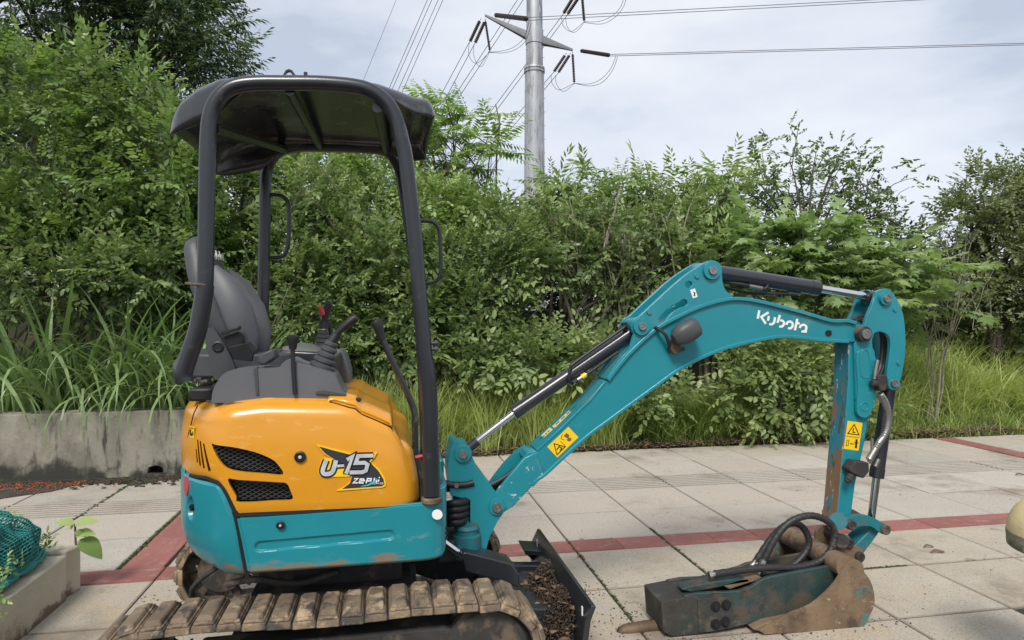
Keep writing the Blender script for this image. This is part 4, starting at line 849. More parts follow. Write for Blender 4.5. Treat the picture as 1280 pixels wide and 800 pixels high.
for y0, y1 in ((bY0 - .010, bY0 + .012), (bY1 - .012, bY1 + .010)):
    mb = MB(); mb.prism(plate, y0, y1, holes=[slot, circ(861, 355.5, 4.4, 16)], ref=bY0 - .010); bp = mb.build('bracket_plate', M['teal'], boom, bevel=.003)
    if y0 < 2.95: bp0 = bp
mb = MB(); mb.prism([(862.5, 362.5), (868.5, 360.5), (872, 371), (866, 373)], bY0 - .0112, bY0 - .0102, ref=bY0 - .01); stk = mb.build('paper_label', M['white'], bp0, smooth=False)
mb = MB(); mb.ribbon([(866.5, 365), (868.5, 366.5), (867.5, 369), (869, 369.5)], 1.3, bY0 - .0120, bY0 - .0113, ref=bY0 - .01); mb.build('print', M['blackv'], stk, smooth=False)
pin(802.5, 408, bY0 - .026, bY1 + .026, .018, boom, .040); pin(890.5, 338, bY0 - .026, bY1 + .026, .020, boom, .042); pin(1082, 417.5, bY0 - .035, bY1 + .035, .026, boom, .038, 'under'); pin(621.5, 634, bY0 - .03, bY1 + .03, .022, boom, .036)
for px, py in ((871, 345), (811.5, 390)):
    mb = MB(); a = W(px, py, bY0 - .01); mb.lathe((a.x, bY0 - .017, a.z), (0, 1, 0), [(0, .005), (0, .012), (.008, .014)], 14); mb.build('boss', M['teal'], boom)
mb = MB(); mb.prism(circ(1035.5, 416.5, 4, 18), bY0 - .003, bY0 + .002, ref=bY0); mb.build('lightening_hole', M['void'], boom)
# brand lettering on the boom
KX = lambda p: (930 + p[0] * .0703125, 380 + p[1] * .0703125)
kub = [[(270, 113), (243, 262)], [(436, 148), (305, 230), (385, 352)], [(440, 213), (425, 298)], [(550, 235), (535, 320), (515, 348), (485, 362), (447, 356)], [(636, 196), (594, 336)], [(640, 292), (675, 295), (702, 318), (708, 350), (690, 388), (660, 402), (625, 398)],
       [(752, 372), (762, 340), (785, 318), (815, 312), (848, 330), (862, 360), (858, 400), (835, 426), (805, 434), (780, 430)], [(945, 264), (902, 468)], [(945, 335), (985, 352)], [(990, 428), (1000, 398), (1022, 378), (1055, 370), (1085, 382), (1103, 408), (1102, 440), (1088, 512)], [(1085, 480), (1050, 492), (1020, 486)]]
mb = MB()
for k, s_ in enumerate(kub): mb.ribbon([KX(p) for p in (cat(s_, 2) if len(s_) > 3 else s_)], 2.75, bY0 - .0012 - .00012 * k, bY0 + .001, ref=bY0)
mb.build('brand_lettering', M['white'], boom, smooth=False)
# boom safety stickers
def tri_sign(mb, cx, cy, s, y, ang=0, w=.9):
    pts = [(cx + s * math.sin(ang + t), cy - s * math.cos(ang + t)) for t in (0, 2.094, 4.189)]
    mb.ribbon(pts, w, y - .0007, y, ref=bY0, closed=True)
mb = MB(); mb.prism([(684, 558.5), (710.5, 533.5), (723, 546.5), (696.5, 572)], bY0 - .0012, bY0 - .0002, ref=bY0); s1 = mb.build('safety_sticker', M['yel'], boom, smooth=False)
mb = MB(); ys_ = bY0 - .0013; mb.ribbon([(692.5, 554.5), (706.3, 558.5), (696, 568.3)], 1.1, ys_ - .0007, ys_, ref=bY0, closed=True)
mb.ribbon([(696, 562), (699, 558), (702, 560), (700, 563)], 1.3, ys_ - .0008, ys_, ref=bY0); mb.ribbon([(700.5, 551.5), (707, 558.0)], .5, ys_ - .0007, ys_, ref=bY0)
mb.ribbon([(703, 543), (701, 548), (705, 550)], .6, ys_ - .0007, ys_, ref=bY0); mb.build('pictogram', M['blackv'], s1, smooth=False)
mb = MB(); mb.prism([(704.5, 545), (708, 541), (711.5, 544), (710.5, 548.5)], ys_ - .0007, ys_, ref=bY0); mb.prism([(708, 549.5), (713, 546.5), (714.5, 550), (711, 552)], ys_ - .0007, ys_, ref=bY0); mb.build('print', M['dead'], s1, smooth=False)
# labels on the top face of the boom
d1 = (W(737.5, 501, bY0) - W(671, 564, bY0)).normalized(); up = d1.cross(Vector((0, 1, 0))); up = up if up.z > 0 else -up
for t0, t1, nm, mt in ((.045, .125, 'paper_label', 'paleyel'), (.135, .31, 'warning_label', 'paleyel')):
    b0 = W(671, 564, bY0); mb = MB(); mb.prism3([[b0 + d1 * t0 + Vector((0, .06, 0)), b0 + d1 * t1 + Vector((0, .06, 0)), b0 + d1 * t1 + Vector((0, .115 if nm[0] == 'p' else .10, 0)), b0 + d1 * t0 + Vector((0, .115 if nm[0] == 'p' else .10, 0))]], up * .0065)
    s2 = mb.build(nm, M[mt], boom, smooth=False); mb = MB()
    for k in range(4):
        s0 = t0 + (t1 - t0) * (.1 + .2 * k); c0 = b0 + d1 * s0 + up * .0066 + Vector((0, .072, 0)); mb.prism3([[c0, c0 + d1 * (t1 - t0) * .13, c0 + d1 * (t1 - t0) * .13 + Vector((0, .012, 0)), c0 + Vector((0, .012, 0))]], up * .0006)
    mb.build('print', M['blackv'], s2, smooth=False)
# work light
mb = MB(); y_ = bY0 - .075
secs = []
ax = (W(879, 403, y_) - W(842, 424, y_)).normalized(); vv_ = ax.cross(Vector((0, 1, 0)))
for t, a, b in ((0, .02, .022), (.015, .036, .040), (.05, .046, .050), (.10, .046, .050), (.125, .040, .046), (.135, .030, .036)): secs.append((W(842, 424, y_) + ax * t, (0, 1, 0), vv_, a, b))
mb.loft(secs, 20, 2.6); wl = mb.build('work_light', M['plastic'], boom)
mb = MB(); mb.tube(cat([W(818.5, 410, bY0 - .01), W(823, 411, bY0 - .03), W(832, 419, bY0 - .045), W(836, 430, bY0 - .04), W(839, 438, bY0 - .02), W(850, 437, bY0 - .02), W(855, 436, bY0 - .01)], 4), .008, 8); mb.build('cable', M['hose'], wl)
mb = MB(); mb.prism([(838, 418), (846, 422), (845, 440), (836, 442), (833, 436)], bY0 - .05, bY0 - .002, ref=bY0); mb.build('mount', M['rust'], wl, bevel=.005)
# --- cylinders
def cylinder(name, a, b, c, y, rb, rr, parent):
    A, B, C_ = W(*a, y), W(*b, y), W(*c, y); ax = (B - A).normalized()
    mb = MB(); mb.lathe(A, ax, [(0, rb * .9), (.004, rb), ((B - A).length - .05, rb), ((B - A).length - .049, rb * 1.06), ((B - A).length - .004, rb * 1.06), ((B - A).length, rb * .95), ((B - A).length, rr)], 28); o = mb.build(name, M['cyl'], parent)
    mb = MB(); mb.cyl(B - ax * .02, C_, rr, n=22); mb.build('piston_rod', M['chrome'], o); return o
bc_ = cylinder('boom_cylinder', (796, 411), (641.6, 516.5), (585, 560), YC, .032, .0165, EX)
mb = MB(); mb.cyl(W(597, 551, YC), W(585, 561, YC), .022, n=18); mb.build('rod_end', M['cyl'], bc_)
mb = MB(); mb.tube(cat([W(782, 407, YC - .03), W(775, 413, YC - .04), W(720, 452, YC - .04), W(713, 460, YC - .04), W(711, 475, YC - .04), W(716, 480, YC - .02)], 5), .0075, 8); mb.tube([W(716, 478, YC - .03), W(726, 473, YC - .03), W(772, 440, YC - .02)], .008, 8); mb.build('pipe', M['black'], bc_)
mb = MB(); mb.tube([W(722, 475, YC - .03), W(733, 468, YC - .03)], .011, 10); mb.build('hose_fitting', M['steel'], bc_); mb = MB(); mb.tube([W(727, 471.5, YC - .03), W(732, 468.5, YC - .03)], .0125, 10); mb.build('cap_ring', M['yel'], bc_)
mb = MB(); mb.cyl(W(780, 403, YC - .02), W(781, 413, YC - .02), .014, n=12); mb.build('port', M['black'], bc_)
ac = cylinder('arm_cylinder', (897, 341), (1023, 360.5), (1088, 371.5), YC, .037, .0195, EX)
mb = MB(); mb.cyl(W(1082, 370.5, YC), W(1104, 373, YC), .033, n=20); mb.build('rod_end', M['cyl'], ac)
mb = MB(); mb.tube(cat([W(903, 352, YC), W(930, 356, YC - .02), W(950, 361, YC - .02), W(957, 360, YC - .02), W(960, 354, YC - .02)], 4), .009, 8); mb.tube(cat([W(905, 359, YC + .03), W(935, 366, YC + .02), W(970, 367, YC), W(1000, 368, YC)], 4), .007, 8); mb.build('hose', M['hose'], ac)
mb = MB(); mb.tube([W(936, 357.5, YC - .02), W(952, 360.5, YC - .02)], .012, 10); mb.build('hose_fitting', M['steel'], ac); mb = MB(); mb.tube([W(985, 366, YC), W(1000, 368, YC)], .008, 8); mb.build('hose_fitting', M['steel'], ac)
# --- arm
aY0, aY1 = 2.935, 3.045
mb = MB(); mb.prism([(1062, 410), (1078, 410), (1094, 440), (1093, 470), (1086, 520), (1080.5, 554), (1069, 606), (1064, 645), (1052, 655), (1044, 652), (1047, 638), (1052, 580), (1056.5, 530), (1060, 480)], aY0, aY1); arm = mb.build('arm', [M['teal'], M['teal_worn_face']], EX, bevel=.005)
for p in arm.data.polygons:
    if p.normal.x < -.7: p.material_index = 1
head = [(1095, 364.5)] + cat([(1101, 362), (1110, 361), (1119, 370), (1127, 386), (1131, 406), (1132, 435), (1129, 460), (1125, 478)], 3) + arc(1117.5, 479, 9, .1, 2.4, 7) + cat([(1108, 476), (1110, 458), (1113, 435), (1111.5, 421), (1103, 415), (1094, 416), (1090.5, 424), (1091, 440), (1092, 475)], 3) + [(1087, 500), (1070, 500), (1068, 430)] + arc(1082, 417.5, 10.5, 2.6, 4.6, 6) + cat([(1083, 398), (1089, 384), (1094, 372)], 2)
for y0, y1 in ((aY0 - .018, aY0 + .004), (aY1 - .004, aY1 + .018)):
    mb = MB(); mb.prism(head, y0, y1, ref=aY0 - .018); ah = mb.build('arm_head_plate', M['teal'], arm, bevel=.0035)
    if y0 < 2.95: ah0 = ah
pin(1108.5, 373, aY0 - .034, aY1 + .034, .020, arm, .034); pin(1117.5, 479, aY0 - .034, aY1 + .034, .020, arm, .034)
for px, py in ((1118.5, 387), (1123, 453.5)):
    mb = MB(); a = W(px, py, aY0 - .018); mb.lathe((a.x, a.y - .007, a.z), (0, 1, 0), [(0, .004), (0, .011), (.009, .013)], 14); mb.build('boss', M['teal'], arm)
mb = MB(); mb.prism(cat([(1067, 440), (1068, 480), (1067, 505), (1068, 517), (1076, 521.5), (1083, 517), (1089, 500), (1091, 475), (1088, 440)], 3, True), aY0 - .026, aY0 - .005, ref=aY0); mb.build('side_doubler', M['teal'], arm, bevel=.004)
mb = MB(); mb.ribbon(cat([(1072, 442), (1076.5, 436.5), (1081, 441), (1083, 460), (1081, 470), (1077, 472), (1072, 468), (1071, 455)], 3, True), 1.3, aY0 - .0285, aY0 - .024, ref=aY0, closed=True); mb.build('stamped_rim', M['teal'], arm, bevel=.001)
mb = MB(); mb.ribbon(circ(1076, 507.5, 5, 16), 1.2, aY0 - .0285, aY0 - .024, ref=aY0, closed=True); mb.build('stamped_rim', M['teal'], arm, bevel=.001)
mb = MB(); mb.prism([(1059.5, 526), (1078, 528.5), (1073, 563.5), (1054.5, 561)], aY0 - .0012, aY0 + .001, ref=aY0); s3 = mb.build('safety_sticker', M['yel'], arm, smooth=False)
mb = MB(); yy = aY0 - .0013; mb.ribbon([(1067.5, 530.5), (1073.5, 543.5), (1059.5, 541.8)], 1.1, yy - .0007, yy, ref=aY0, closed=True); mb.ribbon([(1066.5, 535), (1066, 540.5), (1069, 540.5)], 1.1, yy - .0007, yy, ref=aY0)
mb.ribbon([(1057, 545), (1074, 547)], .5, yy - .0007, yy, ref=aY0); mb.ribbon([(1058.5, 550), (1061, 550), (1060, 557), (1057.5, 557)], .6, yy - .0007, yy, ref=aY0, closed=True)
mb.ribbon([(1062.5, 554.5), (1067, 555)], 1.1, yy - .0007, yy, ref=aY0); mb.ribbon([(1070.5, 549), (1069.5, 560)], 2.4, yy - .0007, yy, ref=aY0); mb.ribbon([(1067.6, 553), (1072.6, 553.6)], 1.0, yy - .0009, yy - .0002, ref=aY0); mb.build('pictogram', M['blackv'], s3, smooth=False)
# bucket cylinder on the arm's front, hoses and valve blocks
bk = cylinder('bucket_cylinder', (1113, 472), (1095.5, 597), (1089, 650), YC, .034, .019, EX)
for k in range(3):
    mb = MB(); mb.tube(cat([W(1060 + 8 * k, 402, YC), W(1080 + 4 * k, 395 + k, YC), W(1096 + 4 * k, 404, YC), W(1103 + 3 * k, 425, YC), W(1101 + 4 * k, 455, YC), W(1096 + 3 * k, 470, YC - .02)], 5), .011, 9); mb.build('hose', M['hose'], arm)
yv = aY0 - .045
mb = MB(); mb.tube([W(1097, 450, yv), W(1094.5, 462, yv), W(1093, 474, yv)], .010, 12); mb.tube([W(1098, 494, yv), W(1103, 501, yv)], .014, 12); mb.tube([W(1098, 574, yv), W(1094, 583, yv), W(1077, 577.5, yv)][:2], .012, 10); mb.tube([W(1095, 563, yv), W(1087, 578, yv)], .013, 12); mb.build('hose_fitting', M['steel'], arm)
mb = MB(); mb.prism([(1094, 468.5), (1105.5, 468), (1107, 478), (1104, 488), (1097, 489), (1094, 480)], yv - .02, yv + .04, ref=yv); mb.cyl(W(1089, 479, yv - .005), W(1096, 479.5, yv - .005), .018, n=14); mb.build('valve_block', M['under'], arm, bevel=.006)
mb = MB(); mb.prism([(1065.5, 575), (1082, 577), (1082.5, 588), (1075, 597), (1060, 589), (1058.5, 585)], yv - .025, yv + .04, ref=yv); mb.cyl(W(1065, 591, yv), W(1058, 603, yv), .016, n=12); mb.cyl(W(1061, 598, yv), W(1059.5, 600.5, yv), .020, n=12); mb.build('valve_block', M['under'], arm, bevel=.006)
hp_ = [W(p[0], p[1], yv - .01) for p in cat([(1100, 492), (1106, 502), (1110, 515), (1110, 530), (1106, 543), (1099, 553), (1093, 563), (1086, 575)], 8)]
mb = MB(); mb.tube(hp_, [.0150 + .0022 * (i % 2) for i in range(len(hp_))], 12); mb.build('armoured_hose', M['steel'], arm)
mb = MB(); mb.tube([W(1090, 548, yv), W(1090, 575, yv), W(1088, 580, yv)], .007, 8); mb.build('grease_pipe', M['steel'], arm)
# --- bucket linkage
lY = 2.915
lk = cat([(1054, 650), (1060, 645.5), (1070, 643), (1080, 643.5), (1090, 646.5), (1101.5, 653)], 3) + arc(1103, 660.5, 6.5, -.9, 1.9, 8) + cat([(1096, 664), (1087.5, 657.5), (1075, 656), (1067, 658)], 3) + arc(1060.5, 654.5, 6.5, .8, 3.4, 7)
for y0, y1 in ((lY - .015, lY + .015), (3.05, 3.08)):
    mb = MB(); mb.prism(lk, y0, y1, ref=lY); l1 = mb.build('tipping_link', M['teal_dirty'], EX, bevel=.004)
    if y0 < 3: lnk = l1
for px, py in ((1060.5, 654.5), (1103, 660.5), (1071, 694), (1057.5, 677)):
    mb = MB(); a = W(px, py, lY); mb.lathe((a.x, lY - .032, a.z), (0, 1, 0), [(0, .005), (.004, .006), (.004, .011), (0, .012), (0, .022), (.004, .025), (.03, .025), (.2, .02)], 20); mb.build('link_pin', M['under'], lnk)
mb = MB(); mb.prism([(1096, 656), (1105, 662), (1101, 670), (1080, 698), (1071, 702), (1066, 694), (1070, 686), (1090, 666)], lY + .02, 3.03, ref=lY); mb.build('bucket_link', M['teal_dirty'], EX, bevel=.006)
mb = MB(); mb.cyl(W(1048, 651, 2.86), W(1048, 651, 3.12), .040, n=24); mb.build('arm_tip_boss', M['teal_dirty'], arm)
# --- bucket
uY0, uY1 = 2.735, 3.245
bo = cat([(1056, 711), (1061, 704), (1068, 700.5), (1074, 701.5), (1079, 706), (1080, 714), (1083, 719), (1088, 726), (1092, 737), (1093.5, 750), (1091.5, 761), (1088, 768)], 3)
bback = cat([(1088, 768), (1081, 781), (1070, 786), (1052, 788), (1010, 791), (984, 792), (956, 793)], 3)
bopen = [(950, 789), (968, 778)] + cat([(990, 766), (1015, 756), (1040, 734), (1050, 720)], 3)
for k, (y0, y1) in enumerate(((uY0, uY0 + .016), (uY1 - .016, uY1))):
    mb = MB(); mb.prism(bo + bback[1:] + bopen, y0, y1, ref=uY0); 
    if k == 0: bkt = mb.build('bucket', M['rust'], EX, bevel=.003)
    else: mb.build('side_plate', M['rust'], bkt, bevel=.003)
mb = MB(); mb.ribbon([(1074, 703)] + bo[12:] + bback[1:], 3.2, uY0 + .014, uY1 - .014, ref=uY0); mb.build('bucket_shell', M['rust'], bkt, bevel=.002)
mb = MB(); c0, c1 = W(1064, 704, uY0), None; mb.cyl((c0.x - .02, uY0 + .01, c0.z - .02), (c0.x - .02, uY1 - .01, c0.z - .02), .050, n=24); mb.build('torque_tube', M['rust'], bkt)
for y in (2.90, 3.06):
    mb = MB(); mb.prism([(1043, 690), (1044, 676), (1050, 668), (1059, 668.5), (1064, 678), (1076, 686), (1079, 697), (1072, 708), (1050, 712)], y, y + .022, ref=lY); mb.build('bucket_ear', M['rust'] if y < 3 else M['rust'], bkt, bevel=.004)
for k in range(3):
    y = uY0 + .02 + k * .20; a = [W(p[0], p[1], uY0) for p in ((944, 789.5), (960, 781.5), (992, 775), (1000, 792.5), (962, 795))]; mb = MB(); mb.prism3([[Vector((p.x, y, p.z)) for p in a]], (0, .065, 0)); mb.build('tooth', M['rust'], bkt, bevel=.004)
# pivot hub between arm tip and bucket
mb = MB(); mb.cyl(W(1052, 676, 2.86), W(1052, 676, 3.12), .034, n=22); mb.build('pivot_hub', M['under'], bkt)
# ------------------------------------------------------------------ hydraulic breaker lying in the bucket
kY0, kY1 = 2.80, 3.00
gp = W(850, 794, kY0)
BR = empty('hydraulic_breaker', (gp.x, 2.9, 0), 'grimy dark green hydraulic breaker with chisel and looped hoses, lying by the bucket', 'breaker')
pl_ = [(855, 745), (874, 741.5), (911, 740), (925, 738.5), (940, 733), (950, 726), (960, 721.5), (1000, 714), (1042, 706.5), (1052, 712), (1046, 730), (1014, 758), (960, 775), (890, 791), (878, 789), (874, 760), (856, 757)]
mb = MB(); mb.prism(pl_, kY0, kY0 + .022); kp = mb.build('side_plate', M['breaker'], BR, bevel=.004)
mb = MB(); mb.prism(pl_, kY1 - .022, kY1, ref=kY0); mb.build('side_plate', M['breaker'], BR, bevel=.004)
mb = MB(); mb.prism([(880, 748), (930, 745), (1035, 716), (1035, 735), (1000, 752), (890, 782)], kY0 + .02, kY1 - .02, ref=kY0); mb.build('body', M['under'], BR, bevel=.01)
mb = MB(); mb.prism([(826, 753), (868, 744.5), (879, 749), (879, 791), (837, 795), (829, 790)], kY0 - .005, kY1 + .005, ref=kY0); fb = mb.build('front_block', M['breaker_mud'], BR, bevel=.006)
for px, py in ((893, 757), (906, 755), (893, 779), (905, 776)):
    mb = MB(); a = W(px, py, kY0); mb.lathe((a.x, kY0 - .024, a.z), (0, 1, 0), [(0, .008), (0, .014), (.010, .015), (.010, .024), (.014, .025), (.03, .025)], 14); mb.build('bolt', M['void'], kp)
mb = MB(); mb.prism([(871, 748), (879, 747), (915, 745), (917, 783), (884, 789), (872, 790)], kY0 - .010, kY0, ref=kY0); mb.build('clamp_plate', M['breaker_mud'], kp, bevel=.004)
cy = (kY0 + kY1) / 2; mb = MB(); mb.tube([W(846, 779, cy), W(800, 785, cy), W(782, 788.5, cy), W(775, 790.5, cy), W(771, 791.5, cy)], [.030, .030, .030, .024, .010], 18); mb.build('chisel', M['chisel'], BR)
mb = MB(); mb.prism([(856, 741), (862, 737), (905, 729), (940, 726), (942, 731), (912, 736), (870, 744)], kY0 + .03, kY0 + .10, ref=kY0); mb.build('top_cover', M['breaker'], BR, bevel=.005)
mb = MB(); mb.prism([(908, 735), (950, 722), (958, 726), (915, 740)], kY0 + .03, kY1 - .03, ref=kY0); mb.build('valve_plate', M['rust'], BR, bevel=.004)
def rib_hose(pts, y0, y1, r, name='hose'):
    c = cat(pts, 9); n = len(c); P = [W(p[0], p[1], y0 + (y1 - y0) * k / (n - 1)) for k, p in enumerate(c)]
    mb = MB(); mb.tube(P, [r + .0012 * math.sin(k * 2.1) for k in range(n)], 12); return mb.build(name, M['hose'], BR)
rib_hose([(893, 717.5), (925, 713), (960, 709.5), (990, 709.5), (1008, 707), (1025, 701), (1038, 688), (1043.5, 671), (1040, 657), (1028, 648), (1012, 644.5), (994, 649), (979, 660), (966, 678), (955, 700)], 2.83, 2.87, .0165)
rib_hose([(858, 731), (878, 724), (900, 720), (925, 719), (952, 719), (985, 710), (1002, 697), (1011, 681), (1008, 666), (1000, 656.5), (990, 654), (977, 660), (962, 676), (944, 703)], 2.90, 2.95, .0165)
for a, b, y in (((955, 700), (948, 720), 2.87), ((945, 702), (939, 708), 2.95), ((886, 719), (896, 717), 2.83), ((853, 732.5), (864, 729), 2.90)):
    mb = MB(); mb.tube([W(*a, y), W(*b, y)], .013, 10); mb.tube([W(*a, y), W((a[0] * 2 + b[0]) / 3, (a[1] * 2 + b[1]) / 3, y)], .018, 6); mb.build('hose_end', M['steel'], BR)

# ------------------------------------------------------------------ vegetation
OV_V = np.array([(0, 0, 0), (.32, .25, .05), (.32, -.25, .05), (.72, .19, .02), (.72, -.19, .02), (1, 0, -.10), (.52, 0, -.01)], float)
OV_T = np.array([(0, 6, 1), (1, 6, 3), (3, 6, 5), (0, 2, 6), (2, 4, 6), (4, 5, 6)])
NA_V = np.array([(0, 0, 0), (.4, .13, .03), (1, 0, -.12), (.4, -.13, .03)], float); NA_T = np.array([(0, 2, 1), (0, 3, 2)])
DI_V = np.array([(0, 0, 0), (.42, .27, .05), (1, 0, -.08), (.42, -.27, .05)], float); DI_T = NA_T
PA_V = np.array([(0, 0, 0), (-.06, .22, .02), (.20, .46, -.03), (.36, .22, .03), (.72, .36, -.06), (.66, .12, .02), (1.0, 0, -.10), (.66, -.12, .02), (.72, -.36, -.06), (.36, -.22, .03), (.20, -.46, -.03), (-.06, -.22, .02)], float)
PA_T = np.array([(0, k + 1, k) for k in range(1, 11)])
LEAF = {'ovate': (OV_V, OV_T), 'narrow': (NA_V, NA_T), 'diamond': (DI_V, DI_T), 'palmate': (PA_V, PA_T)}
def rot(ax, a):
    ax = ax / np.linalg.norm(ax); K = np.array([[0, -ax[2], ax[1]], [ax[2], 0, -ax[0]], [-ax[1], ax[0], 0]]); return np.eye(3) + math.sin(a) * K + (1 - math.cos(a)) * K @ K
def spray(rng, kind, n, Ls, ll, ang=58, droop=.25, pin=False):
    """a twig of n leaves along +x; returns vertices, triangles, tint"""
    LV, LT = LEAF[kind]; V, T, C = [], [], []; o = 0
    for k in range(n):
        t = (k + .5) / n; side = 1 if k % 2 else -1; x = Ls * ((k // 2 * 2 + .5) / n if pin else t)
        a = math.radians(ang) * side * (1 - .75 * t ** 4) + rng.normal(0, .22 if not pin else .08)
        s = ll * (rng.uniform(.7, 1.15) if not pin else .85 + .3 * math.sin(math.pi * min(1, t + .15)) * rng.uniform(.85, 1.1)) * (1 - .25 * t)
        R = rot(np.array([0, 0, 1.]), a) @ rot(np.array([0, 1., 0]), droop * rng.uniform(.2, 1.6)) @ rot(np.array([1., 0, 0]), rng.normal(0, .42 if not pin else .18))
        v = (LV * s) @ R.T + np.array([x, 0, -.35 * droop * Ls * t * t]); V.append(v); T.append(LT + o); o += len(LV)
        C.append(np.full(len(LV), .10 * rng.normal() + .22 * t ** 3))
    return np.concatenate(V), np.concatenate(T), np.concatenate(C)
class Species:
    def __init__(s, mat, kind, n, Ls, ll, seed=0, nt=7, **kw):
        rng = np.random.default_rng(seed); s.mat = mat; s.t = [spray(rng, kind, n, Ls * rng.uniform(.85, 1.15), ll, **kw) for _ in range(nt)]; s.L = Ls
        s.area = n * ll * ll * {'ovate': .34, 'narrow': .13, 'diamond': .27, 'palmate': .5}[kind]
def assemble(sp, pos, xd, zd, scl, tnt, rng):
    """copy sprays to positions pos with x axes xd and approximate up axes zd"""
    xd = xd / np.linalg.norm(xd, axis=1)[:, None]; yd = np.cross(zd, xd); yd /= np.maximum(np.linalg.norm(yd, axis=1), 1e-6)[:, None]; zd = np.cross(xd, yd)
    R = np.stack([xd, yd, zd], axis=2); which = rng.integers(0, len(sp.t), len(pos)); Vs, Ts, Cs = [], [], []; o = 0
    for k, (v, t, c) in enumerate(sp.t):
        idx = np.where(which == k)[0]
        if not len(idx): continue
        vv = np.einsum('nij,mj->nmi', R[idx] * scl[idx][:, None, None], v) + pos[idx][:, None, :]
        m = len(v); tt = t[None] + (np.arange(len(idx)) * m)[:, None, None] + o; o += m * len(idx)
        Vs.append(vv.reshape(-1, 3)); Ts.append(tt.reshape(-1, 3)); Cs.append((c[None] + tnt[idx][:, None]).ravel())
    return np.concatenate(Vs), np.concatenate(Ts), np.concatenate(Cs)
def blob_sprays(rng, c, r, sp, lai, shell=.50, lump=.42, back=.35, updir=.35, flat=0., cl=3.4):
    c, r = np.array(c), np.array(r); A = 4 * math.pi * ((r[0] * r[1]) ** 1.6 / 3 + (r[0] * r[2]) ** 1.6 / 3 + (r[1] * r[2]) ** 1.6 / 3) ** (1 / 1.6)
    n = int(A * lai / sp.area); d = rng.normal(size=(n, 3)); d /= np.linalg.norm(d, axis=1)[:, None]
    keep = (d[:, 1] < .25) | (rng.random(n) < back); d = d[keep]; n = len(d)
    k = rng.normal(size=(5, 3)) * 2.6; ph = rng.uniform(0, 6, 5); lum = np.sin(d @ k.T + ph).mean(axis=1) * 1.6
    t = (shell + (1 - shell) * rng.random(n) ** .6) * (1 + lump * lum); shoot = rng.random(n) < .05; t[shoot] *= rng.uniform(1.04, 1.22, shoot.sum())
    pos = c + d * r * t[:, None]; out = d / r; out /= np.linalg.norm(out, axis=1)[:, None]
    x = out * .8 + np.array([0, 0, updir]) + rng.normal(0, .45, (n, 3)); x[shoot] += [0, 0, .9]; z = np.array([0, 0, 1.]) + out * .55 + rng.normal(0, .28, (n, 3))
    K = min(n, max(7, int(A * cl))); ce = pos[rng.choice(n, K, replace=False)]; near_ = np.argmin(((pos[:, None, :] - ce[None]) ** 2).sum(2), axis=1); rel = pos - ce[near_]
    pos = ce[near_] + rel * np.array([.66, .66, .52]); x = x + rel * 2.2; ct = rng.normal(0, .11, K)[near_]
    if flat: x[:, 2] *= (1 - flat); z = z * (1 - flat) + np.array([0, 0, 1.2]) * flat + rng.normal(0, .06, (n, 3))
    return pos, x, z, rng.uniform(.6, 1.4, n), .42 + .15 * rng.normal(size=n) + ct + .9 * np.clip(rel[:, 2], -.15, .15) * (1 - .3 * shoot) + .12 * shoot  # tint lightens towards each clump's top: light from above put into the leaf colour
def limb(mb, a, b, r0, r1, rng, wob=.12, n=7):
    a, b = np.array(a, float), np.array(b, float); P = []; L_ = np.linalg.norm(b - a); off = np.zeros(3)
    for k in range(n):
        t = k / (n - 1); off = off + rng.normal(0, wob * L_ / n, 3) * (k > 0); P.append(a + (b - a) * t + off * (1 if k < n - 1 else .6) + np.array([0, 0, .10 * L_ * math.sin(math.pi * t)]))
    mb.tube(P, [r0 + (r1 - r0) * k / (n - 1) for k in range(n)], 6); return P
def shrub(name, label, cat_, group, D, blobs, sp, base, lai=2.2, seed=1, bark='bark', stems=5, depth=.8, tint=0., r0=.03, seestems=0, stemtop=.8, **kw):
    rng = np.random.default_rng(seed); bp = Q(base, 560, D); bz = hgt(bp.x, bp.y) - .05
    e_ = empty(name, (bp.x, bp.y, bz), label, cat_, group); PS = []; cs = []
    for b in blobs:
        px, py, rx, ry = b[:4]; dd = D + (b[4] if len(b) > 4 else 0); c = Q(px, py, dd); k = dd / F; r = (rx * k, max(rx, ry) * k * depth, ry * k); cs.append((c, r)); PS.append(blob_sprays(rng, c, r, sp, lai, **kw))
    pos, x, z, s, tt = [np.concatenate([p[i] for p in PS]) for i in range(5)]
    g = pos[:, 2] > np.array([hgt(p[0], p[1]) for p in pos]) + .05; ok = g & (pos[:, 1] > 6.72)
    pos, x, z, s, tt = pos[ok], x[ok], z[ok], s[ok], tt[ok]
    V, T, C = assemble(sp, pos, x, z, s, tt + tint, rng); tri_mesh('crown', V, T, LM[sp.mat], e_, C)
    mb = MB()
    for k in range(stems):
        c, r = cs[k % len(cs)]; tgt = np.array(c) + rng.normal(0, .35, 3) * np.array(r) + [0, 0, r[2] * (stemtop - .5)]
        b0 = np.array([bp.x + rng.normal(0, .12), bp.y + rng.normal(0, .08), bz]); P = limb(mb, b0, tgt, r0 * rng.uniform(.7, 1.2), r0 * .3, rng)
        for q in range(5):
            i = rng.integers(2, len(P) - 1); c2, r2 = cs[rng.integers(len(cs))]; limb(mb, P[i], np.array(c2) + rng.normal(0, .5, 3) * np.array(r2), r0 * .38, r0 * .10, rng, n=5)
    for k in range(seestems):              # bare pale stems in front of the dark inside
        c, r = cs[rng.integers(len(cs))]; a = np.array(c) + np.array(r) * [rng.uniform(-.8, .8), -rng.uniform(.45, .8), rng.uniform(-.9, -.2)]; b = a + np.array([rng.normal(0, .25), rng.normal(0, .1), rng.uniform(.4, 1.0)]) ; limb(mb, a, b, r0 * .34, r0 * .12, rng, n=6)
    mb.build('trunk', M[bark], e_, recalc=False); return e_
S_bright = Species('bright', 'ovate', 13, .34, .090, 1)
S_small = Species('mid', 'ovate', 12, .28, .076, 2)
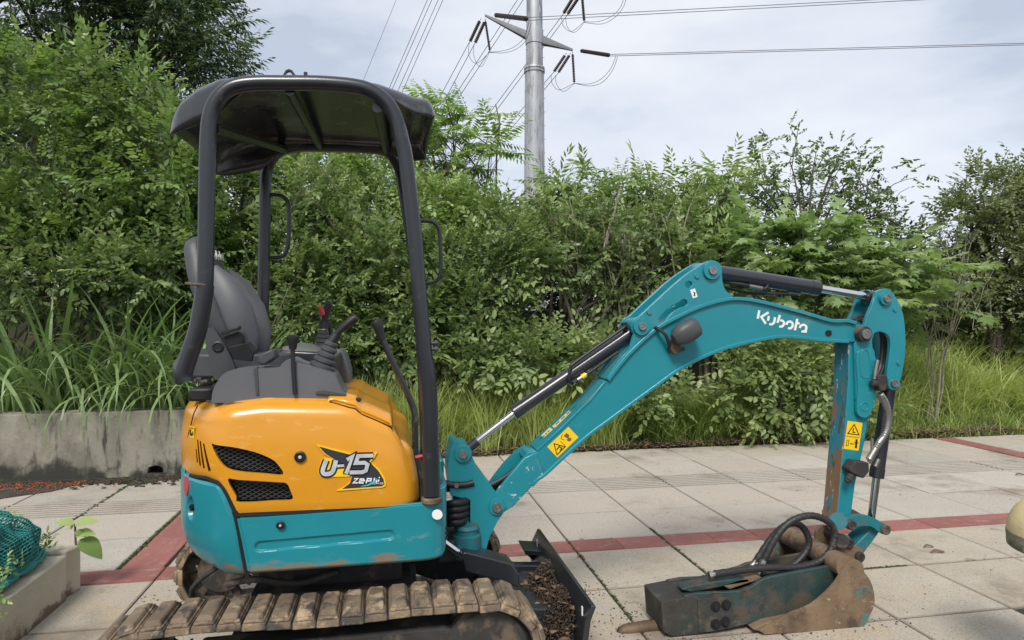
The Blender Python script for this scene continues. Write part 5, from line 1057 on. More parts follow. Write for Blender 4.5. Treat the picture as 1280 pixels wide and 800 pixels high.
S_mid = Species('mid', 'ovate', 12, .30, .085, 3)
S_dark = Species('dark', 'narrow', 16, .42, .13, 4, droop=.5)
S_fill = Species('dark', 'diamond', 12, .36, .11, 5)
S_yel = Species('bright', 'ovate', 12, .28, .075, 6)
S_pin = Species('pinnate', 'narrow', 22, .42, .125, 7, pin=True, ang=72, droop=.3)
S_lance = Species('bright', 'narrow', 15, .36, .14, 8, droop=.55)
S_pal = Species('palmate', 'palmate', 8, .46, .165, 9, ang=70, droop=.3)
S_ol = Species('olive', 'ovate', 13, .30, .070, 10)
S_low = Species('mid', 'ovate', 9, .30, .095, 11, droop=.3)
S_sparse = Species('olive', 'ovate', 9, .30, .13, 12, droop=.35)
# dark background thicket, then the shrubs one by one, from the left edge to the right
shrub('evergreen_tree', 'tall dark evergreen tree rising out of the frame at the top left corner', 'tree', None, 10.2, [(40, 30, 150, 110), (190, 20, 100, 90), (262, 70, 42, 52), (-80, 130, 120, 150), (120, 190, 150, 110), (215, 120, 70, 60), (110, -60, 170, 70)], S_dark, 120, 1.9, 21, 'bark_dark', 6, r0=.10, tint=-.05)
shrub('broadleaf_shrub', 'tall bright green broadleaf shrub at the left edge above the silvergrass', 'shrub', None, 7.5, [(45, 215, 105, 85), (150, 130, 75, 62), (185, 205, 78, 75), (70, 305, 110, 62), (150, 290, 85, 60), (20, 120, 70, 60), (230, 275, 50, 70)], S_bright, 60, 2.1, 22, 'bark', 7, tint=-.10)
shrub('broadleaf_shrub', 'overhanging mid green leafy shrub just above the silvergrass at far left', 'shrub', None, 7.0, [(45, 350, 105, 42), (-30, 300, 70, 80), (140, 345, 60, 28), (190, 340, 50, 30)], S_small, 20, 2.0, 23, 'bark', 5, tint=.02)
shrub('leafy_shrub', 'dark leafy shrub behind the rear canopy post and the seat', 'shrub', None, 8.2, [(285, 240, 72, 85), (270, 340, 80, 85), (300, 430, 70, 70), (225, 400, 70, 80)], S_mid, 280, 2.2, 24, 'bark_dark', 5, tint=-.06)
shrub('leafy_shrub', 'mid green leafy shrub seen through the canopy frame behind the levers', 'shrub', None, 7.8, [(385, 330, 70, 80), (420, 400, 80, 70), (350, 400, 60, 70), (450, 330, 60, 60), (395, 260, 55, 40)], S_small, 400, 2.4, 25, 'bark', 6, tint=.06, seestems=8)
shrub('leafy_shrub', 'bushy green shrub with yellowish tips under the canopy roof', 'shrub', None, 9.0, [(400, 225, 75, 42), (460, 240, 60, 48), (340, 225, 50, 45), (440, 290, 70, 50)], S_yel, 420, 2.3, 26, 'bark', 5, tint=.10)
shrub('leafy_shrub', 'dark shrub behind the front canopy post, over the tall grass', 'shrub', None, 7.7, [(500, 400, 70, 65), (560, 420, 55, 50), (470, 440, 60, 40), (520, 330, 60, 60)], S_mid, 510, 2.2, 27, 'bark_dark', 5, tint=-.03)
shrub('pinnate_tree', 'feathery leaved young tree standing clear against the sky beside the canopy nose', 'tree', None, 9.6, [(550, 132, 30, 13), (590, 146, 32, 12), (550, 168, 36, 14), (600, 176, 34, 10), (545, 200, 36, 14), (580, 208, 34, 10), (622, 186, 14, 9), (532, 160, 16, 34)], S_pin, 555, 1.15, 28, 'bark', 7, tint=.08, flat=.7, shell=.1, r0=.028, back=.8)
shrub('flowering_shrub', 'bright yellow green shrub right of the front canopy post', 'shrub', None, 8.7, [(550, 255, 48, 32), (592, 275, 50, 36), (540, 295, 45, 42), (620, 305, 48, 42), (575, 325, 50, 38)], S_yel, 570, 2.4, 29, 'bark', 6, tint=.13)
shrub('leafy_shrub', 'dense mid green shrub between the front canopy post and the boom cylinder', 'shrub', None, 7.8, [(600, 370, 55, 55), (640, 330, 50, 50), (580, 420, 50, 40), (635, 425, 30, 26), (620, 290, 30, 30)], S_small, 610, 2.4, 30, 'bark', 5, tint=.05, seestems=4)
shrub('stemmy_shrub', 'wide shrub showing many pale grey stems, above the boom cylinder', 'shrub', None, 8.3, [(700, 290, 60, 36), (770, 298, 65, 38), (720, 325, 65, 42), (810, 330, 55, 50), (775, 380, 55, 38), (840, 290, 40, 40)], S_small, 745, 1.7, 31, 'bark_pale', 14, tint=.08, seestems=30, r0=.030)
shrub('pole_side_shrub', 'tall loose shrub with wispy top shoots at the foot of the pylon pole', 'shrub', None, 9.6, [(700, 240, 24, 22), (730, 246, 32, 20), (755, 258, 35, 26), (675, 265, 22, 16), (705, 275, 50, 26)], S_lance, 700, 1.5, 32, 'bark', 6, tint=-.02, shell=.25, back=.8)
shrub('broadleaf_tree', 'round topped light green tree right of the pylon pole, behind the boom knuckle', 'tree', None, 9.4, [(795, 234, 34, 22), (840, 240, 38, 26), (770, 265, 40, 28), (820, 265, 50, 35), (875, 255, 30, 32), (880, 300, 40, 35)], S_lance, 820, 1.7, 33, 'bark', 7, tint=.10, shell=.30, r0=.035, flat=.35)
shrub('broadleaf_tree', 'slender tree with drooping leaf tiers left of the gap of sky', 'tree', None, 9.0, [(895, 222, 28, 13), (905, 245, 26, 13), (885, 268, 30, 16), (914, 214, 12, 8), (900, 290, 35, 25)], S_lance, 890, 1.5, 34, 'bark', 6, tint=.08, flat=.5, shell=.2, r0=.028, back=.8)
shrub('lobed_leaf_shrub', 'broad shrub of large soft lobed leaves behind the arm cylinder', 'shrub', None, 8.4, [(960, 310, 70, 34), (1040, 310, 62, 36), (1100, 345, 62, 40), (920, 330, 50, 36), (1000, 350, 80, 34), (1080, 385, 70, 30), (1010, 290, 40, 20), (1140, 370, 35, 30)], S_pal, 1020, 2.3, 35, 'bark', 6, tint=.12, flat=.8, shell=.35)
shrub('low_shrub', 'low heart leaved shrub under the boom, beside the dipper arm', 'shrub', None, 7.6, [(985, 455, 52, 34), (1030, 475, 40, 40), (960, 490, 55, 34), (1010, 512, 52, 26), (945, 450, 40, 26), (1090, 490, 40, 36)], S_low, 990, 3.2, 36, 'bark', 4, tint=.12, r0=.010, stemtop=.2)
shrub('low_shrub', 'pale leaved low weed shrub below the boom cylinder', 'shrub', None, 7.4, [(690, 430, 42, 20), (650, 450, 45, 24), (720, 445, 35, 20), (600, 460, 40, 24), (760, 455, 40, 25), (820, 500, 40, 20)], S_low, 680, 2.4, 37, 'bark', 4, tint=.16, shell=.2, r0=.010, stemtop=.2)
shrub('olive_tree', 'dense round olive green tree at the right edge', 'tree', None, 10.4, [(1235, 255, 55, 42), (1280, 245, 50, 42), (1200, 290, 42, 45), (1250, 320, 60, 50), (1300, 340, 60, 90), (1270, 370, 45, 40), (1195, 350, 30, 50)], S_ol, 1245, 2.1, 38, 'bark_dark', 6, tint=.0, r0=.05)
shrub('bare_stem_shrub', 'thin shrub of bare grey stems left of the olive tree at right', 'shrub', None, 8.8, [(1160, 380, 28, 40), (1180, 330, 22, 40), (1205, 390, 22, 40)], S_ol, 1170, .5, 39, 'bark_pale', 5, tint=.0, r0=.013, seestems=15, stemtop=1.2)
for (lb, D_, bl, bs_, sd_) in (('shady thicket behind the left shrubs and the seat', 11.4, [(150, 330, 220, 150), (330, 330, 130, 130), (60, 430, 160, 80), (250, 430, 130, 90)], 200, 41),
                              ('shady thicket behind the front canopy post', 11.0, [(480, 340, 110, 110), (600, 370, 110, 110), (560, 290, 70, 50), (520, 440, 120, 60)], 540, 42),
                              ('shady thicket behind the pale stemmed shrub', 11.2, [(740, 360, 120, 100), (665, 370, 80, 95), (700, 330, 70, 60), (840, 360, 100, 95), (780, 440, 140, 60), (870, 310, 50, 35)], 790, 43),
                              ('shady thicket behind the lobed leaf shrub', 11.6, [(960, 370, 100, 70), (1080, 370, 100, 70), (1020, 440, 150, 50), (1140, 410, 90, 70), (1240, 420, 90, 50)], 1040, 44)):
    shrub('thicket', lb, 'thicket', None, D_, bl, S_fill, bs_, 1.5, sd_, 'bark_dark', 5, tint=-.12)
# sparse tree against the sky: branch skeleton with leaf tufts
rng = np.random.default_rng(52); D_ = 11.5; b0 = Q(1010, 330, D_); bz = hgt(b0.x, b0.y)
sp_t = empty('sparse_tree', (b0.x, b0.y, bz), 'sparse tree of thin fanned branches and leaf tufts against the sky at right', 'tree'); mb = MB()
mb.tube([(b0.x, b0.y, bz), (b0.x + .05, b0.y, (bz + b0.z) / 2), tuple(b0)], [.07, .06, .05], 8); tufts = []
tips = [(935, 195), (950, 182), (965, 200), (985, 178), (1000, 195), (1020, 175), (1040, 180), (1050, 172), (1062, 200), (1085, 205), (1105, 212), (1120, 240), (1100, 250), (1075, 235), (940, 240), (955, 225), (975, 225), (1005, 225), (1035, 215), (1060, 255), (1125, 262), (1040, 250), (925, 215), (1010, 250), (960, 265), (1090, 228), (1128, 275), (1070, 275)]
for (px, py) in tips:
    py += 26
    t = Q(px, py, D_ + rng.normal(0, .5)); m1 = Q(1010 + (px - 1010) * rng.uniform(.25, .4), 330 + (py - 330) * .45, D_ + rng.normal(0, .2))
    P = limb(mb, b0, m1, .030, .018, rng, .05, 5); P2 = limb(mb, P[-1], t, .020, .008, rng, .06, 7)
    tufts.append(np.array(t)); 
    for q in range(4):
        i = rng.integers(4, 7); tt = np.array(P2[i]) + rng.normal(0, .22, 3) + [0, 0, .15]; limb(mb, P2[i], tt, .008, .004, rng, .1, 4)
        if rng.random() < .6: tufts.append(tt)
mb.build('trunk', M['bark'], sp_t, recalc=False)
pos = np.concatenate([np.array(t) + rng.normal(0, .11, (6, 3)) for t in tufts]); x = rng.normal(0, 1, pos.shape) + [0, 0, .3]; z = np.array([0, 0, 1.]) + rng.normal(0, .3, pos.shape)
V, T, C = assemble(S_sparse, pos, x, z, rng.uniform(.55, .9, len(pos)), .30 + .18 * rng.normal(size=len(pos)), rng); tri_mesh('crown', V, T, LM['mid'], sp_t, C)

# --- grasses
def blades(rng, n, base, L0, L1, w, bend, az=None, seg=5, up=.75, tint=.45, tsd=.14):
    """curved tapering blades; base (n,3)"""
    L_ = rng.uniform(L0, L1, n); a = rng.uniform(0, 2 * math.pi, n) if az is None else az + rng.normal(0, .7, n); ca, sa = np.cos(a), np.sin(a)
    th = math.pi / 2 - rng.uniform(.0, up, n); bd = bend * rng.uniform(.4, 1.5, n); P = [base]; cur = base.copy()
    for k in range(seg):
        an = th - bd * ((k + .5) / seg) ** 1.4 * 1.6; st = L_ / seg; cur = cur + np.stack([ca * np.cos(an) * st, sa * np.cos(an) * st, np.sin(an) * st], 1); P.append(cur)
    tw = rng.normal(0, .5, n); sx, sy = -np.sin(a + tw), np.cos(a + tw); V = []
    for k, p in enumerate(P):
        ww = w * (1 - (k / seg) ** 2) * (.55 + .45 * min(1, k / 1.5)) * rng.uniform(.9, 1.1); o = np.stack([sx * ww / 2, sy * ww / 2, np.zeros(n)], 1); V += [p - o, p + o]
    V = np.stack(V, 1); m = V.shape[1]; t = []
    for k in range(seg): t += [(2 * k, 2 * k + 1, 2 * k + 3), (2 * k, 2 * k + 3, 2 * k + 2)]
    T = (np.array(t)[None] + (np.arange(n) * m)[:, None, None]).reshape(-1, 3); C = np.repeat(tint + tsd * rng.normal(size=n), m)
    return V.reshape(-1, 3), T, C
def grass(name, mat, n, area, L0, L1, w, bend, label, seed, kind='stuff', cat_=None, tint=.45, up=.75, clump=0):
    rng = np.random.default_rng(seed); x0, x1, y0, y1 = area
    if clump:
        cc = np.stack([rng.uniform(x0, x1, clump), rng.uniform(y0, y1, clump)], 1); b = cc[rng.integers(0, clump, n)] + rng.normal(0, .07, (n, 2))
    else: b = np.stack([rng.uniform(x0, x1, n), rng.uniform(y0, y1, n)], 1)
    z = np.array([hgt(p[0], max(p[1], 6.72)) for p in b]); base = np.c_[b, z - .02]; V, T, C = blades(rng, n, base, L0, L1, w, bend, tint=tint, up=up)
    ok = np.ones(len(V), bool); o = tri_mesh(name, V, T, LM[mat], None, C, loc=((x0 + x1) / 2, (y0 + y1) / 2, 0)); return tag(o, label, cat_, kind=kind)
grass('tall_grass', 'grass', 5200, (-.45, 2.5, 7.05, 7.75), .45, 1.0, .014, .55, 'tall fresh green grass behind the digger along the paving edge', 61, clump=110, tint=.80, up=.45)
grass('verge_grass', 'grass', 4600, (2.1, 4.9, 7.12, 7.7), .35, .85, .011, .8, 'tall green grass under the boom along the paving edge', 62, clump=90, tint=.25, up=.7)
grass('meadow_grass', 'grass', 19000, (5.2, 11.0, 7.6, 10.5), .45, 1.0, .017, .9, 'lush grass on the bank right of the dipper arm', 63, clump=420, tint=.85, up=.8)
grass('short_grass', 'grass', 9000, (3.6, 10.2, 7.10, 8.1), .08, .28, .008, .9, 'short green grass and weeds along the paving edge at right', 64, clump=420, tint=.55, up=1.0)
grass('dry_fringe', 'drygrass', 1300, (.6, 9.2, 6.95, 7.15), .10, .34, .006, 1.2, 'dry straw fringe where the paving meets the bank', 65, clump=120, tint=.75, up=1.2)
grass('dead_grass', 'drygrass', 900, (-.4, 2.6, 7.05, 7.7), .35, .95, .009, 1.0, 'bleached dry blades among the tall green grass behind the digger', 67, clump=90, tint=.85, up=.8)
grass('dead_grass', 'drygrass', 500, (5.2, 11, 7.4, 10), .35, .9, .010, 1.0, 'bleached dry blades in the lush grass right of the dipper arm', 68, clump=200, tint=.8, up=.9)
rng = np.random.default_rng(66)
for px, py, D__, L_, n_, lb in ((900, 550, 7.25, .85, 420, 'arching fountain shaped grass clump under the middle of the boom'), (845, 560, 7.05, .42, 200, 'small bright grass tuft left of the fountain shaped clump'), (800, 548, 7.3, .62, 200, 'thin straw coloured grass clump under the boom plate')):
    c = G(px, py); V, T, C = blades(rng, n_, np.array([c.x, max(c.y, 7.12), .03]) + rng.normal(0, .06, (n_, 3)) * [1, .7, .1], L_ * .55, L_ * 1.1, .010, .95, up=.75, tint=.6, tsd=.25)
    tag(tri_mesh('grass_clump', V, T, LM['drygrass' if n_ > 300 or px == 800 else 'grass'], None, C, loc=(c.x, max(c.y, 7.12), 0)), lb, 'grass', 'grass clumps under the boom')
# silvergrass spilling over the wall: each long blade is a piece of its own
rng = np.random.default_rng(71)
tmpl = []
for k in range(10):
    V, T, C = blades(rng, 1, np.zeros((1, 3)), 1.0, 1.05, .036, .62 + .11 * k, az=0., seg=9, up=.35, tint=.45); T_ = T
    a_ = me = bpy.data.meshes.new('grass_blade'); me.from_pydata(V.tolist(), [], T.tolist()); me.materials.append(LM['silver']); at = me.attributes.new('tint', 'FLOAT', 'POINT'); at.data.foreach_set('value', np.full(len(V), .28 + .045 * k, np.float32)); tmpl.append(me)
clumps = [(-2.95, 7.0, 46), (-2.45, 6.98, 58), (-2.0, 7.05, 54), (-1.55, 7.1, 46), (-3.5, 7.1, 36)]
for (cx, cy_, n_), lb in zip(clumps, ('silvergrass clump left of centre with blades hanging over the wall', 'largest silvergrass clump with long blades hanging down the wall', 'silvergrass clump right of the largest one, arching over the wall', 'silvergrass clump beside the digger tail, fanning to the right', 'silvergrass clump at the left edge of the wall')):
    e_ = empty('silvergrass', (cx, cy_, .5), lb, 'grass', 'silvergrass clumps on the wall')
    V, T, C = blades(rng, 70, np.array([cx, cy_ + .1, .52]) + rng.normal(0, .10, (70, 3)) * [1.4, 1, .1], .6, 1.35, .026, 1.1, seg=8, up=.5, tint=.20); st = tri_mesh('inner_blades', V, T, LM['silver'], e_, C); st['kind'] = 'stuff'
    for k in range(n_):
        o = bpy.data.objects.new('grass_blade', tmpl[rng.integers(10)]); COL.objects.link(o); o.parent = e_
        o.location = (rng.normal(0, .22), rng.normal(-.10, .09), rng.uniform(-.02, .08)); s_ = rng.uniform(.85, 1.75); o.scale = (s_, s_ * rng.uniform(.8, 1.15), s_)
        o.rotation_euler = (rng.normal(0, .12), rng.normal(0, .15), -math.pi / 2 + rng.normal(0, 1.05))
        if k % 3 == 0:                      # some spill forward over the wall top
            s_ = rng.uniform(.7, 1.15); o.scale = (s_, s_, s_); o.location = (rng.normal(0, .25), -.30 + rng.normal(0, .04), .06); o.rotation_euler = (rng.normal(0, .12), rng.uniform(.15, .55), -math.pi / 2 + rng.normal(0, .55))
V, T, C = blades(np.random.default_rng(73), 500, np.c_[np.random.default_rng(74).uniform(-4.2, -.8, 500), np.random.default_rng(75).uniform(7.3, 7.9, 500), np.full(500, .55)], .6, 1.35, .022, .7, seg=6, up=.45, tint=.14)
tag(tri_mesh('background_grass', V, T, LM['silver'], None, C, loc=(-2.5, 7.6, .5)), 'dark grass stand filling the space behind the silvergrass', kind='stuff')
# planter weeds
rng = np.random.default_rng(81)
wd_ = empty('leafy_weed', (*G(97, 705)[:2], .0), 'young weed with six broad green leaves rising beside the planter corner', 'weed')
base = W(94, 684, 3.86); mb = MB(); mb.tube([base + Vector((0, .02, -.2)), W(94, 660, 3.86), W(93.5, 655, 3.86)], [.006, .005, .004], 6); mb.build('stem', M['bark'], wd_)
leaf_me = {}
def bigleaf(p, tipv, upv, size, tv):
    nv = 9; mb = MB(); vs = []; x = (Vector(tipv)).normalized(); y = Vector(upv).cross(x).normalized(); z = x.cross(y)
    for k in range(nv):
        t = k / (nv - 1); w = .33 * math.sin(math.pi * t ** .72) ** .8 * (1 - .15 * t)
        for s_ in (-1, 0, 1): vs.append(Vector(p) + (x * t + y * (s_ * w) + z * (.10 * abs(s_) * w * 2 + .06 * math.sin(math.pi * t) - .14 * t * t)) * size)
    fs = [(3 * k + a, 3 * k + a + 1, 3 * k + a + 4, 3 * k + a + 3) for k in range(nv - 1) for a in (0, 1)]
    mb.add(vs, fs); o = mb.build('leaf', LM['bright'], wd_, recalc=False); at = o.data.attributes.new('tint', 'FLOAT', 'POINT'); at.data.foreach_set('value', np.full(len(vs), tv, np.float32))
for a, b, s_, tv in (((93, 655), (67, 652), .125, .85), ((94, 655), (122, 650), .12, .85), ((92, 656), (88, 662), .08, .7), ((94, 664), (108, 670), .085, .5), ((95, 668), (119, 666), .10, .75), ((100, 674), (129, 697), .15, .35)):
    p, q = W(*a, 3.84), W(*b, 3.82); bigleaf(p, q - p, (0, -.55, 1), (q - p).length * 1.0, tv)
for px, py, n_, lb in ((52, 683, 26, 'small yellow green sprout in the planter beside the end kerb'), (4, 712, 30, 'leafy green plant in front of the shade net at the left edge'), (8, 655, 16, 'pale yellowish shoot above the shade net'), (6, 742, 24, 'clump of green leaves on the kerb at the lower left edge')):
    yy = {683: 3.72, 712: 3.02, 655: 3.65, 742: 2.85}[py]; c = np.array(W(px, py, yy)); pos = c + rng.normal(0, .03, (n_ // 3, 3)); x = rng.normal(0, 1, pos.shape) + [-.3, -.2, .5]
    V, T, C = assemble(S_small, pos, x, np.array([0, -.3, 1.]) + rng.normal(0, .3, pos.shape), rng.uniform(.22, .40, len(pos)), .60 + .15 * rng.normal(size=len(pos)), rng)
    tag(tri_mesh('weed', V, T, LM['bright'], None, C, loc=tuple(c - [0, 0, .08])), lb, 'weed', 'weeds in the planter')
# litter, petals, soil on the blade, joint moss
def chips(name, n, fn, size, mat, label, seed, flat=.3):
    rng = np.random.default_rng(seed); V, T = [], []
    base = np.array([(1, 0, 0), (-.5, .85, 0), (-.5, -.85, 0), (0, 0, .9), (.2, .1, -.7)]); tr = np.array([(0, 1, 3), (1, 2, 3), (2, 0, 3), (1, 0, 4), (2, 1, 4), (0, 2, 4)])
    for k in range(n):
        s = size * rng.uniform(.4, 1.5); R = rot(rng.normal(size=3), rng.uniform(0, 6)); v = base * rng.uniform(.6, 1.4, (5, 3)) * s * [1, 1, flat]; V.append(v @ rot(np.array([0, 0, 1.]), rng.uniform(0, 6)).T @ (R.T if flat > .5 else rot(rng.normal(size=3), rng.normal(0, .3)).T) + fn(rng)); T.append(tr + 5 * k)
    V = np.concatenate(V); o = tri_mesh(name, V, np.concatenate(T), M[mat], None, None, loc=tuple(V.mean(0) * [1, 1, 0])); return tag(o, label, kind='stuff')
def on_blade(rng):
    t = rng.beta(1.3, 1.6); y = 2.58 + .80 * t; a = abs(rng.normal(0, .5)); h = .15 * math.exp(-((y - 2.72) / .16) ** 2) + .16 * math.exp(-((y - 3.02) / .13) ** 2) + .03
    return np.array([.745 - .11 * a, y, .13 + h * rng.random() * (1 - .6 * min(a, 1))])
chips('soil_heap', 6000, on_blade, .0058, 'heap', 'brown soil and root clods heaped behind the dozer blade', 91, .8)
chips('twig_litter', 260, on_blade, .022, 'dead', 'dry twigs and leaf scraps in the soil behind the dozer blade', 92, .12)
def litter_edge(rng): x = rng.uniform(.2, 9); return np.array([x, 6.86 + .03 * (x - 1.1) + abs(rng.normal(0, .14)), .02 + .05 * rng.random()])
chips('leaf_litter', 2600, litter_edge, .028, 'dead', 'brown leaf litter along the edge of the paving', 93, .2)
def pet(rng): x = -3.9 + 1.25 * rng.random() ** 1.2; return np.array([min(x + abs(rng.normal(0, .5)) * (rng.random() < .06), -1.8), 6.46 - abs(rng.normal(0, .18)), .010])
chips('fallen_petals', 900, pet, .0078, 'petal', 'scattered orange petals on the dark ground at the foot of the wall', 94, .3)
def wall_foot(rng): return np.array([-4.2 + 2.4 * rng.random(), 6.52 - abs(rng.normal(0, .12)), .004])
chips('dark_debris', 1500, wall_foot, .024, 'soil', 'dark debris along the foot of the wall', 95, .15)
def gnd(rng): return np.array([rng.uniform(-.2, 6), rng.uniform(2.6, 6.6), .001])
chips('grit', 420, gnd, .0045, 'dead', 'tiny grit and crumbs scattered over the paving', 96, .5)
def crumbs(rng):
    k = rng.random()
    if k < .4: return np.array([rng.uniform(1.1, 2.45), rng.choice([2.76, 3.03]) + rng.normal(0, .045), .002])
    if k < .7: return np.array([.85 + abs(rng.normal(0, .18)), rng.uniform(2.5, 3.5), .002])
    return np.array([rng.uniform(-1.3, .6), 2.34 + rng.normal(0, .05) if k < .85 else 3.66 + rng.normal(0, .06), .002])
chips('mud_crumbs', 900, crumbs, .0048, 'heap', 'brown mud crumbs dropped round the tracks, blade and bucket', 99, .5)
for px, py, s_ in ((1161, 684.5, .035), (1172, 691, .05), (726, 697, .02), (1275, 594, .05)):
    c = G(px, py); mb = MB(); mb.tube(cat([(c.x - s_, c.y, .004), (c.x - s_ * .3, c.y + .006, .016), (c.x + s_ * .4, c.y - .004, .012), (c.x + s_, c.y + .003, .004)], 4), [.004 + s_ * .16 * math.sin(math.pi * k / 12) for k in range(13)], 6, flat=.5)
    tag(mb.build('dry_leaf', M['dead'], smooth=True), {1161: 'curled brown dry leaf on the paving right of the bucket', 1172: 'long brown dry leaf on the paving nearest the bollard', 726: 'tiny brown leaf on the red brick line', 1275: 'brown dry leaf at the right edge of the paving'}[px], 'leaf')
rng = np.random.default_rng(97); pts = []
def moss(rng):
    k = rng.integers(0, 6)
    if k < 2: return np.array([-1.548 + rng.normal(0, .007), rng.uniform(4.2, 5.6), .0])
    if k == 2: return np.array([-2.25 + rng.normal(0, .008), rng.uniform(5.2, 6.3), .0])
    if k == 3: return np.array([1.777 + rng.normal(0, .004), rng.uniform(3.3, 4.3), .0])
    if k == 4: return np.array([rng.uniform(2.5, 3.0), 3.37 + rng.normal(0, .004), .0])
    return np.array([1.147 + rng.normal(0, .003), rng.uniform(3., 4.2), .0])
M['moss'] = mk('joint_moss', (.05, .075, .018), .95, var=.4, vs=30); chips('joint_moss', 700, moss, .011, 'moss', 'green moss growing in the slab joints', 98, .35)

# ------------------------------------------------------------------ pylon pole, insulators and conductors
PD = 40.0; pc = Q(668, 400, PD); px_m = PD / F
pole = empty('pylon_pole', (pc.x, pc.y, -.5), 'tall grey tubular steel pylon pole with two tapered cross arms', 'pole')
mb = MB(); mb.lathe((pc.x, pc.y, -1), (0, 0, 1), [(0, 14.6 * px_m), (1 + CH + (400 - 84) * px_m, 11.9 * px_m)], 28); mb.build('lower_shaft', M['post'], pole)
mb = MB(); mb.lathe((pc.x, pc.y, CH + (400 - 84) * px_m), (0, 0, 1), [(0, 10.7 * px_m), (150 * px_m, 9.3 * px_m)], 28); mb.build('upper_shaft', M['post'], pole)
mb = MB(); mb.lathe((pc.x, pc.y, CH + (400 - 92) * px_m), (0, 0, 1), [(0, 12 * px_m), (.5 * px_m, 13 * px_m), (3 * px_m, 13.2 * px_m), (3.2 * px_m, 12 * px_m), (4.4 * px_m, 12 * px_m), (4.6 * px_m, 13 * px_m), (7 * px_m, 12.8 * px_m)], 28); mb.build('flange', M['post'], pole)
def P4(px, py, dd=0): return Q(px, py, PD + dd)
for a, b in (((664, 47), (606, 19)), ((676, 50), (716, 62.5))):
    mb = MB(); A, B = P4(*a), P4(*b); ax = (B - A).normalized(); u = Vector((0, 0, 1)); v = ax.cross(u)
    mb.loft([(A, u, v, 6 * px_m, 5 * px_m), (A + (B - A) * .25, u, v, 4.6 * px_m, 3.6 * px_m), (B, u, v, 1.3 * px_m, 1.3 * px_m)], 8, 6); mb.build('cross_arm', M['arm_steel'], pole, sharp=25)
mb = MB(); mb.lathe((pc.x, pc.y, CH + (400 - 56) * px_m), (0, 0, 1), [(0, 11.2 * px_m), (17 * px_m, 11.2 * px_m)], 28); mb.build('arm_collar', M['post'], pole)
for k in range(22):
    py = 30 + k * 8.5; sx = 1 if k % 2 else -1; mb = MB(); rr = (11.0 if py < 85 else 12.6) * px_m; q = Vector((pc.x, pc.y, CH + (400 - py) * px_m)); dirv = Vector((sx * CS, -.35, 0)).normalized(); mb.cyl(q + dirv * rr * .9, q + dirv * (rr + 1.6 * px_m), .35 * px_m, n=6); mb.build('step_bolt', M['post'], pole)
def insulator(a, b, r, label):
    A, B = P4(*a[:2], a[2] if len(a) > 2 else 0), P4(*b[:2], b[2] if len(b) > 2 else 0); n = max(6, int((B - A).length / (2.0 * px_m))); prof = []; L_ = (B - A).length
    for k in range(n): t = L_ * k / n; d = L_ / n; prof += [(t, r * .45), (t + d * .25, r), (t + d * .6, r), (t + d * .75, r * .45)]
    e_ = (11.5 if abs(B.z - A.z) < .35 else 4) * px_m; prof = [(-e_, .3), (-.01, .3)] + prof + [(L_ + .01, .3), (L_ + 2.5 * px_m, .3)]
    mb = MB(); mb.lathe(A, B - A, [(x, rr * px_m) for x, rr in prof], 10); tag(mb.build('insulator', M['insul']), label, 'insulator', 'insulator strings on the pylon')
Z = 2.5
insulator((599.5, 26.5), (587.5, 52), 2.2, 'outer slanted brown insulator string under the left cross arm tip'); insulator((605.5, 28), (594, 53.5), 2.2, 'inner slanted brown insulator string under the left cross arm tip'); insulator((606.8, 27), (612.3, 63), 1.6, 'thin vertical insulator string under the left cross arm tip')
insulator((620, 19, -2), (658, 23.5, -6), 2.6, 'horizontal brown insulator string from the left arm tip towards the pole')
insulator((706, 69.5), (692.5, 89.5), 2.0, 'outer slanted brown insulator string under the right cross arm tip'); insulator((711.5, 69.5), (698, 90.5), 2.0, 'inner slanted brown insulator string under the right cross arm tip'); insulator((715.8, 68), (717.8, 103), 1.7, 'thin vertical insulator string under the right cross arm tip')
insulator((727, 63.6, -1), (761, 69, -4), 2.3, 'horizontal brown insulator string right of the right arm tip')
insulator((717, -4), (704.5, 16.5), 2.2, 'left slanted insulator string cut by the top of the frame'); insulator((724, -4), (709.5, 17.5), 2.2, 'right slanted insulator string cut by the top of the frame'); insulator((727.5, -6), (730.2, 26), 1.8, 'vertical insulator string hanging from the top of the frame')
def wire(pts, r, label, nm='power_line', grp='conductors on the pylon'):
    c = cat([(p[0], p[1], p[2] if len(p) > 2 else 0) for p in pts], 8) if len(pts) > 2 else [(p[0], p[1], p[2] if len(p) > 2 else 0) for p in pts]
    mb = MB(); mb.tube([P4(p[0], p[1], p[2]) for p in c], [r * (PD + p[2]) / PD for p in c], 5); tag(mb.build(nm, M['wire']), label, 'cable', grp)
WR = .019
for k, (a, b) in enumerate((((586.5, 53), (500, 214)), ((593.5, 54), (509, 214)))): wire([(*a, 0), (*b, 34)], WR, f'{"outer" if k == 0 else "inner"} cable running down left from the left insulator pair')
for k, (a, b) in enumerate((((704.5, 17), (535, 245)), ((709.8, 18), (541, 245)))): wire([(*a, 0), (*b, 34)], WR, f'{"left" if k == 0 else "right"} long cable passing behind the pole from the top insulators')
for k, (a, b) in enumerate((((692.3, 90), (520, 292)), ((698, 91), (528, 292)))): wire([(*a, 0), (*b, 34)], WR, f'{"lower" if k == 0 else "upper"} cable running down left from the right insulator pair')
for k, (a, b) in enumerate((((648, -2), (552, 145)), ((655, -2), (557, 147)))): wire([(*a, 5), (*b, 30)], WR, f'{"left" if k == 0 else "right"} cable crossing just left of the pole top')
for k, (a, b) in enumerate((((535, -2), (478, 130)), ((540.5, -2), (482, 130)), ((548.5, -2), (490, 130)), ((554.5, -2), (496, 130)))): wire([(*a, 10), (*b, 40)], WR * .9, ('first', 'second', 'third', 'fourth')[k] + ' from the left of four parallel cables above the canopy')
wire([(496, -2, 20), (440, 135, 60)], WR * .6, 'single faint cable left of the four above the canopy')
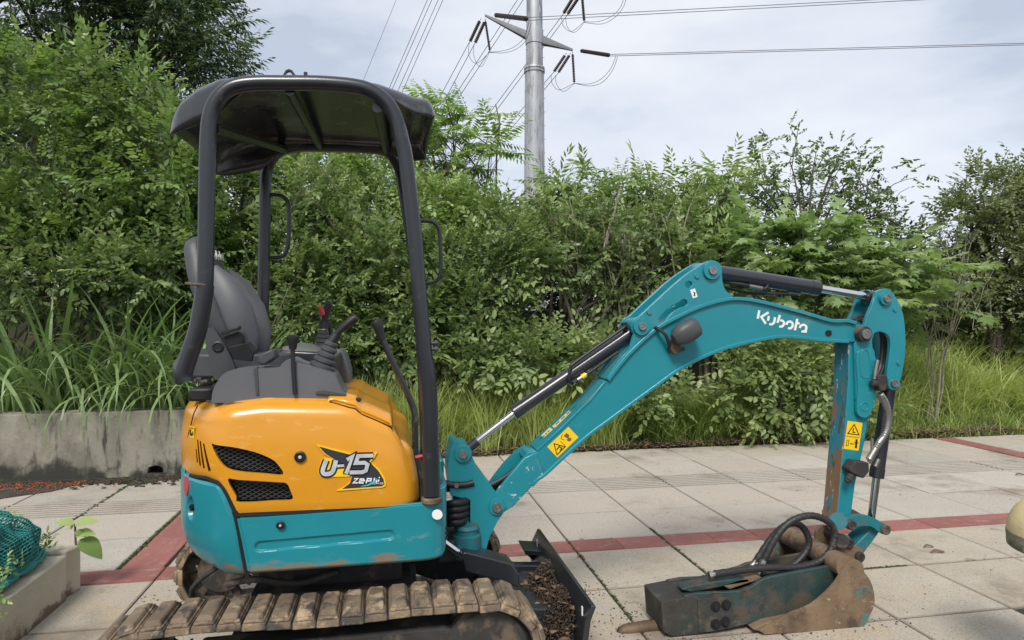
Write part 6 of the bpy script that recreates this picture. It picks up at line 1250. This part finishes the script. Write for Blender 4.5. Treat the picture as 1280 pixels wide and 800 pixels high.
for k, (a, b) in enumerate((((658, 22, -6), (1300, -11, -6)), ((660, 25.5, -6), (1300, -8, -6)))): wire([a, b], WR * 1.05, f'{"upper" if k == 0 else "lower"} cable of the top pair running right across the sky')
for k, (a, b) in enumerate((((762, 68, -4), (1300, 53.5, -8)), ((762, 70, -4), (1300, 55.5, -8)))): wire([a, b], WR * 1.05, f'{"upper" if k == 0 else "lower"} cable of the lower pair running right across the sky')
J = 'jumper loops on the pylon'
wire([(586.5, 54), (586, 68), (592, 78), (600, 77), (612, 64.5)], WR * .8, 'outer jumper loop at the left insulator pair', 'jumper_cable', J); wire([(592.5, 56), (592, 68), (597, 81), (603, 82), (612, 65)], WR * .8, 'inner jumper loop at the left insulator pair', 'jumper_cable', J)
wire([(612, 65, 0), (626, 64, -1), (642, 59, -3), (655, 47, -5), (661, 28, -6)], WR * .8, 'upper jumper from the left vertical string to the pole', 'jumper_cable', J); wire([(612, 65.5, 0), (630, 66, -1), (646, 61, -3), (658, 49, -5), (664, 28, -6)], WR * .8, 'lower jumper from the left vertical string to the pole', 'jumper_cable', J)
wire([(689, 94), (690, 104), (697, 112), (706, 110), (717.5, 104)], WR * .8, 'outer jumper loop at the right insulator pair', 'jumper_cable', J); wire([(695, 94), (695, 103), (701, 113), (708, 113), (717.5, 104.5)], WR * .8, 'inner jumper loop at the right insulator pair', 'jumper_cable', J)
wire([(717.8, 104, 0), (736, 105, -1), (751, 99, -2), (763, 86, -3), (770, 70, -4)], WR * .8, 'upper jumper sweeping right from the right vertical string', 'jumper_cable', J); wire([(717.8, 104, 0), (738, 107.5, -1), (754, 102, -2), (766, 87, -3), (772, 71, -4)], WR * .8, 'lower jumper sweeping right from the right vertical string', 'jumper_cable', J)
wire([(702, 22), (704, 32), (712, 39), (720, 36), (730, 27)], WR * .8, 'outer jumper loop at the topmost insulators', 'jumper_cable', J); wire([(707, 22), (709, 33), (716, 40.5), (724, 36), (730, 28)], WR * .8, 'inner jumper loop at the topmost insulators', 'jumper_cable', J)
wire([(730, 27, 0), (748, 27, -1), (765, 20, -2), (776, 8, -3), (780, -4, -4)], WR * .8, 'upper jumper rising right from the topmost string', 'jumper_cable', J); wire([(730, 28, 0), (752, 30, -1), (768, 22, -2), (779, 9, -3), (783, -4, -4)], WR * .8, 'lower jumper rising right from the topmost string', 'jumper_cable', J)
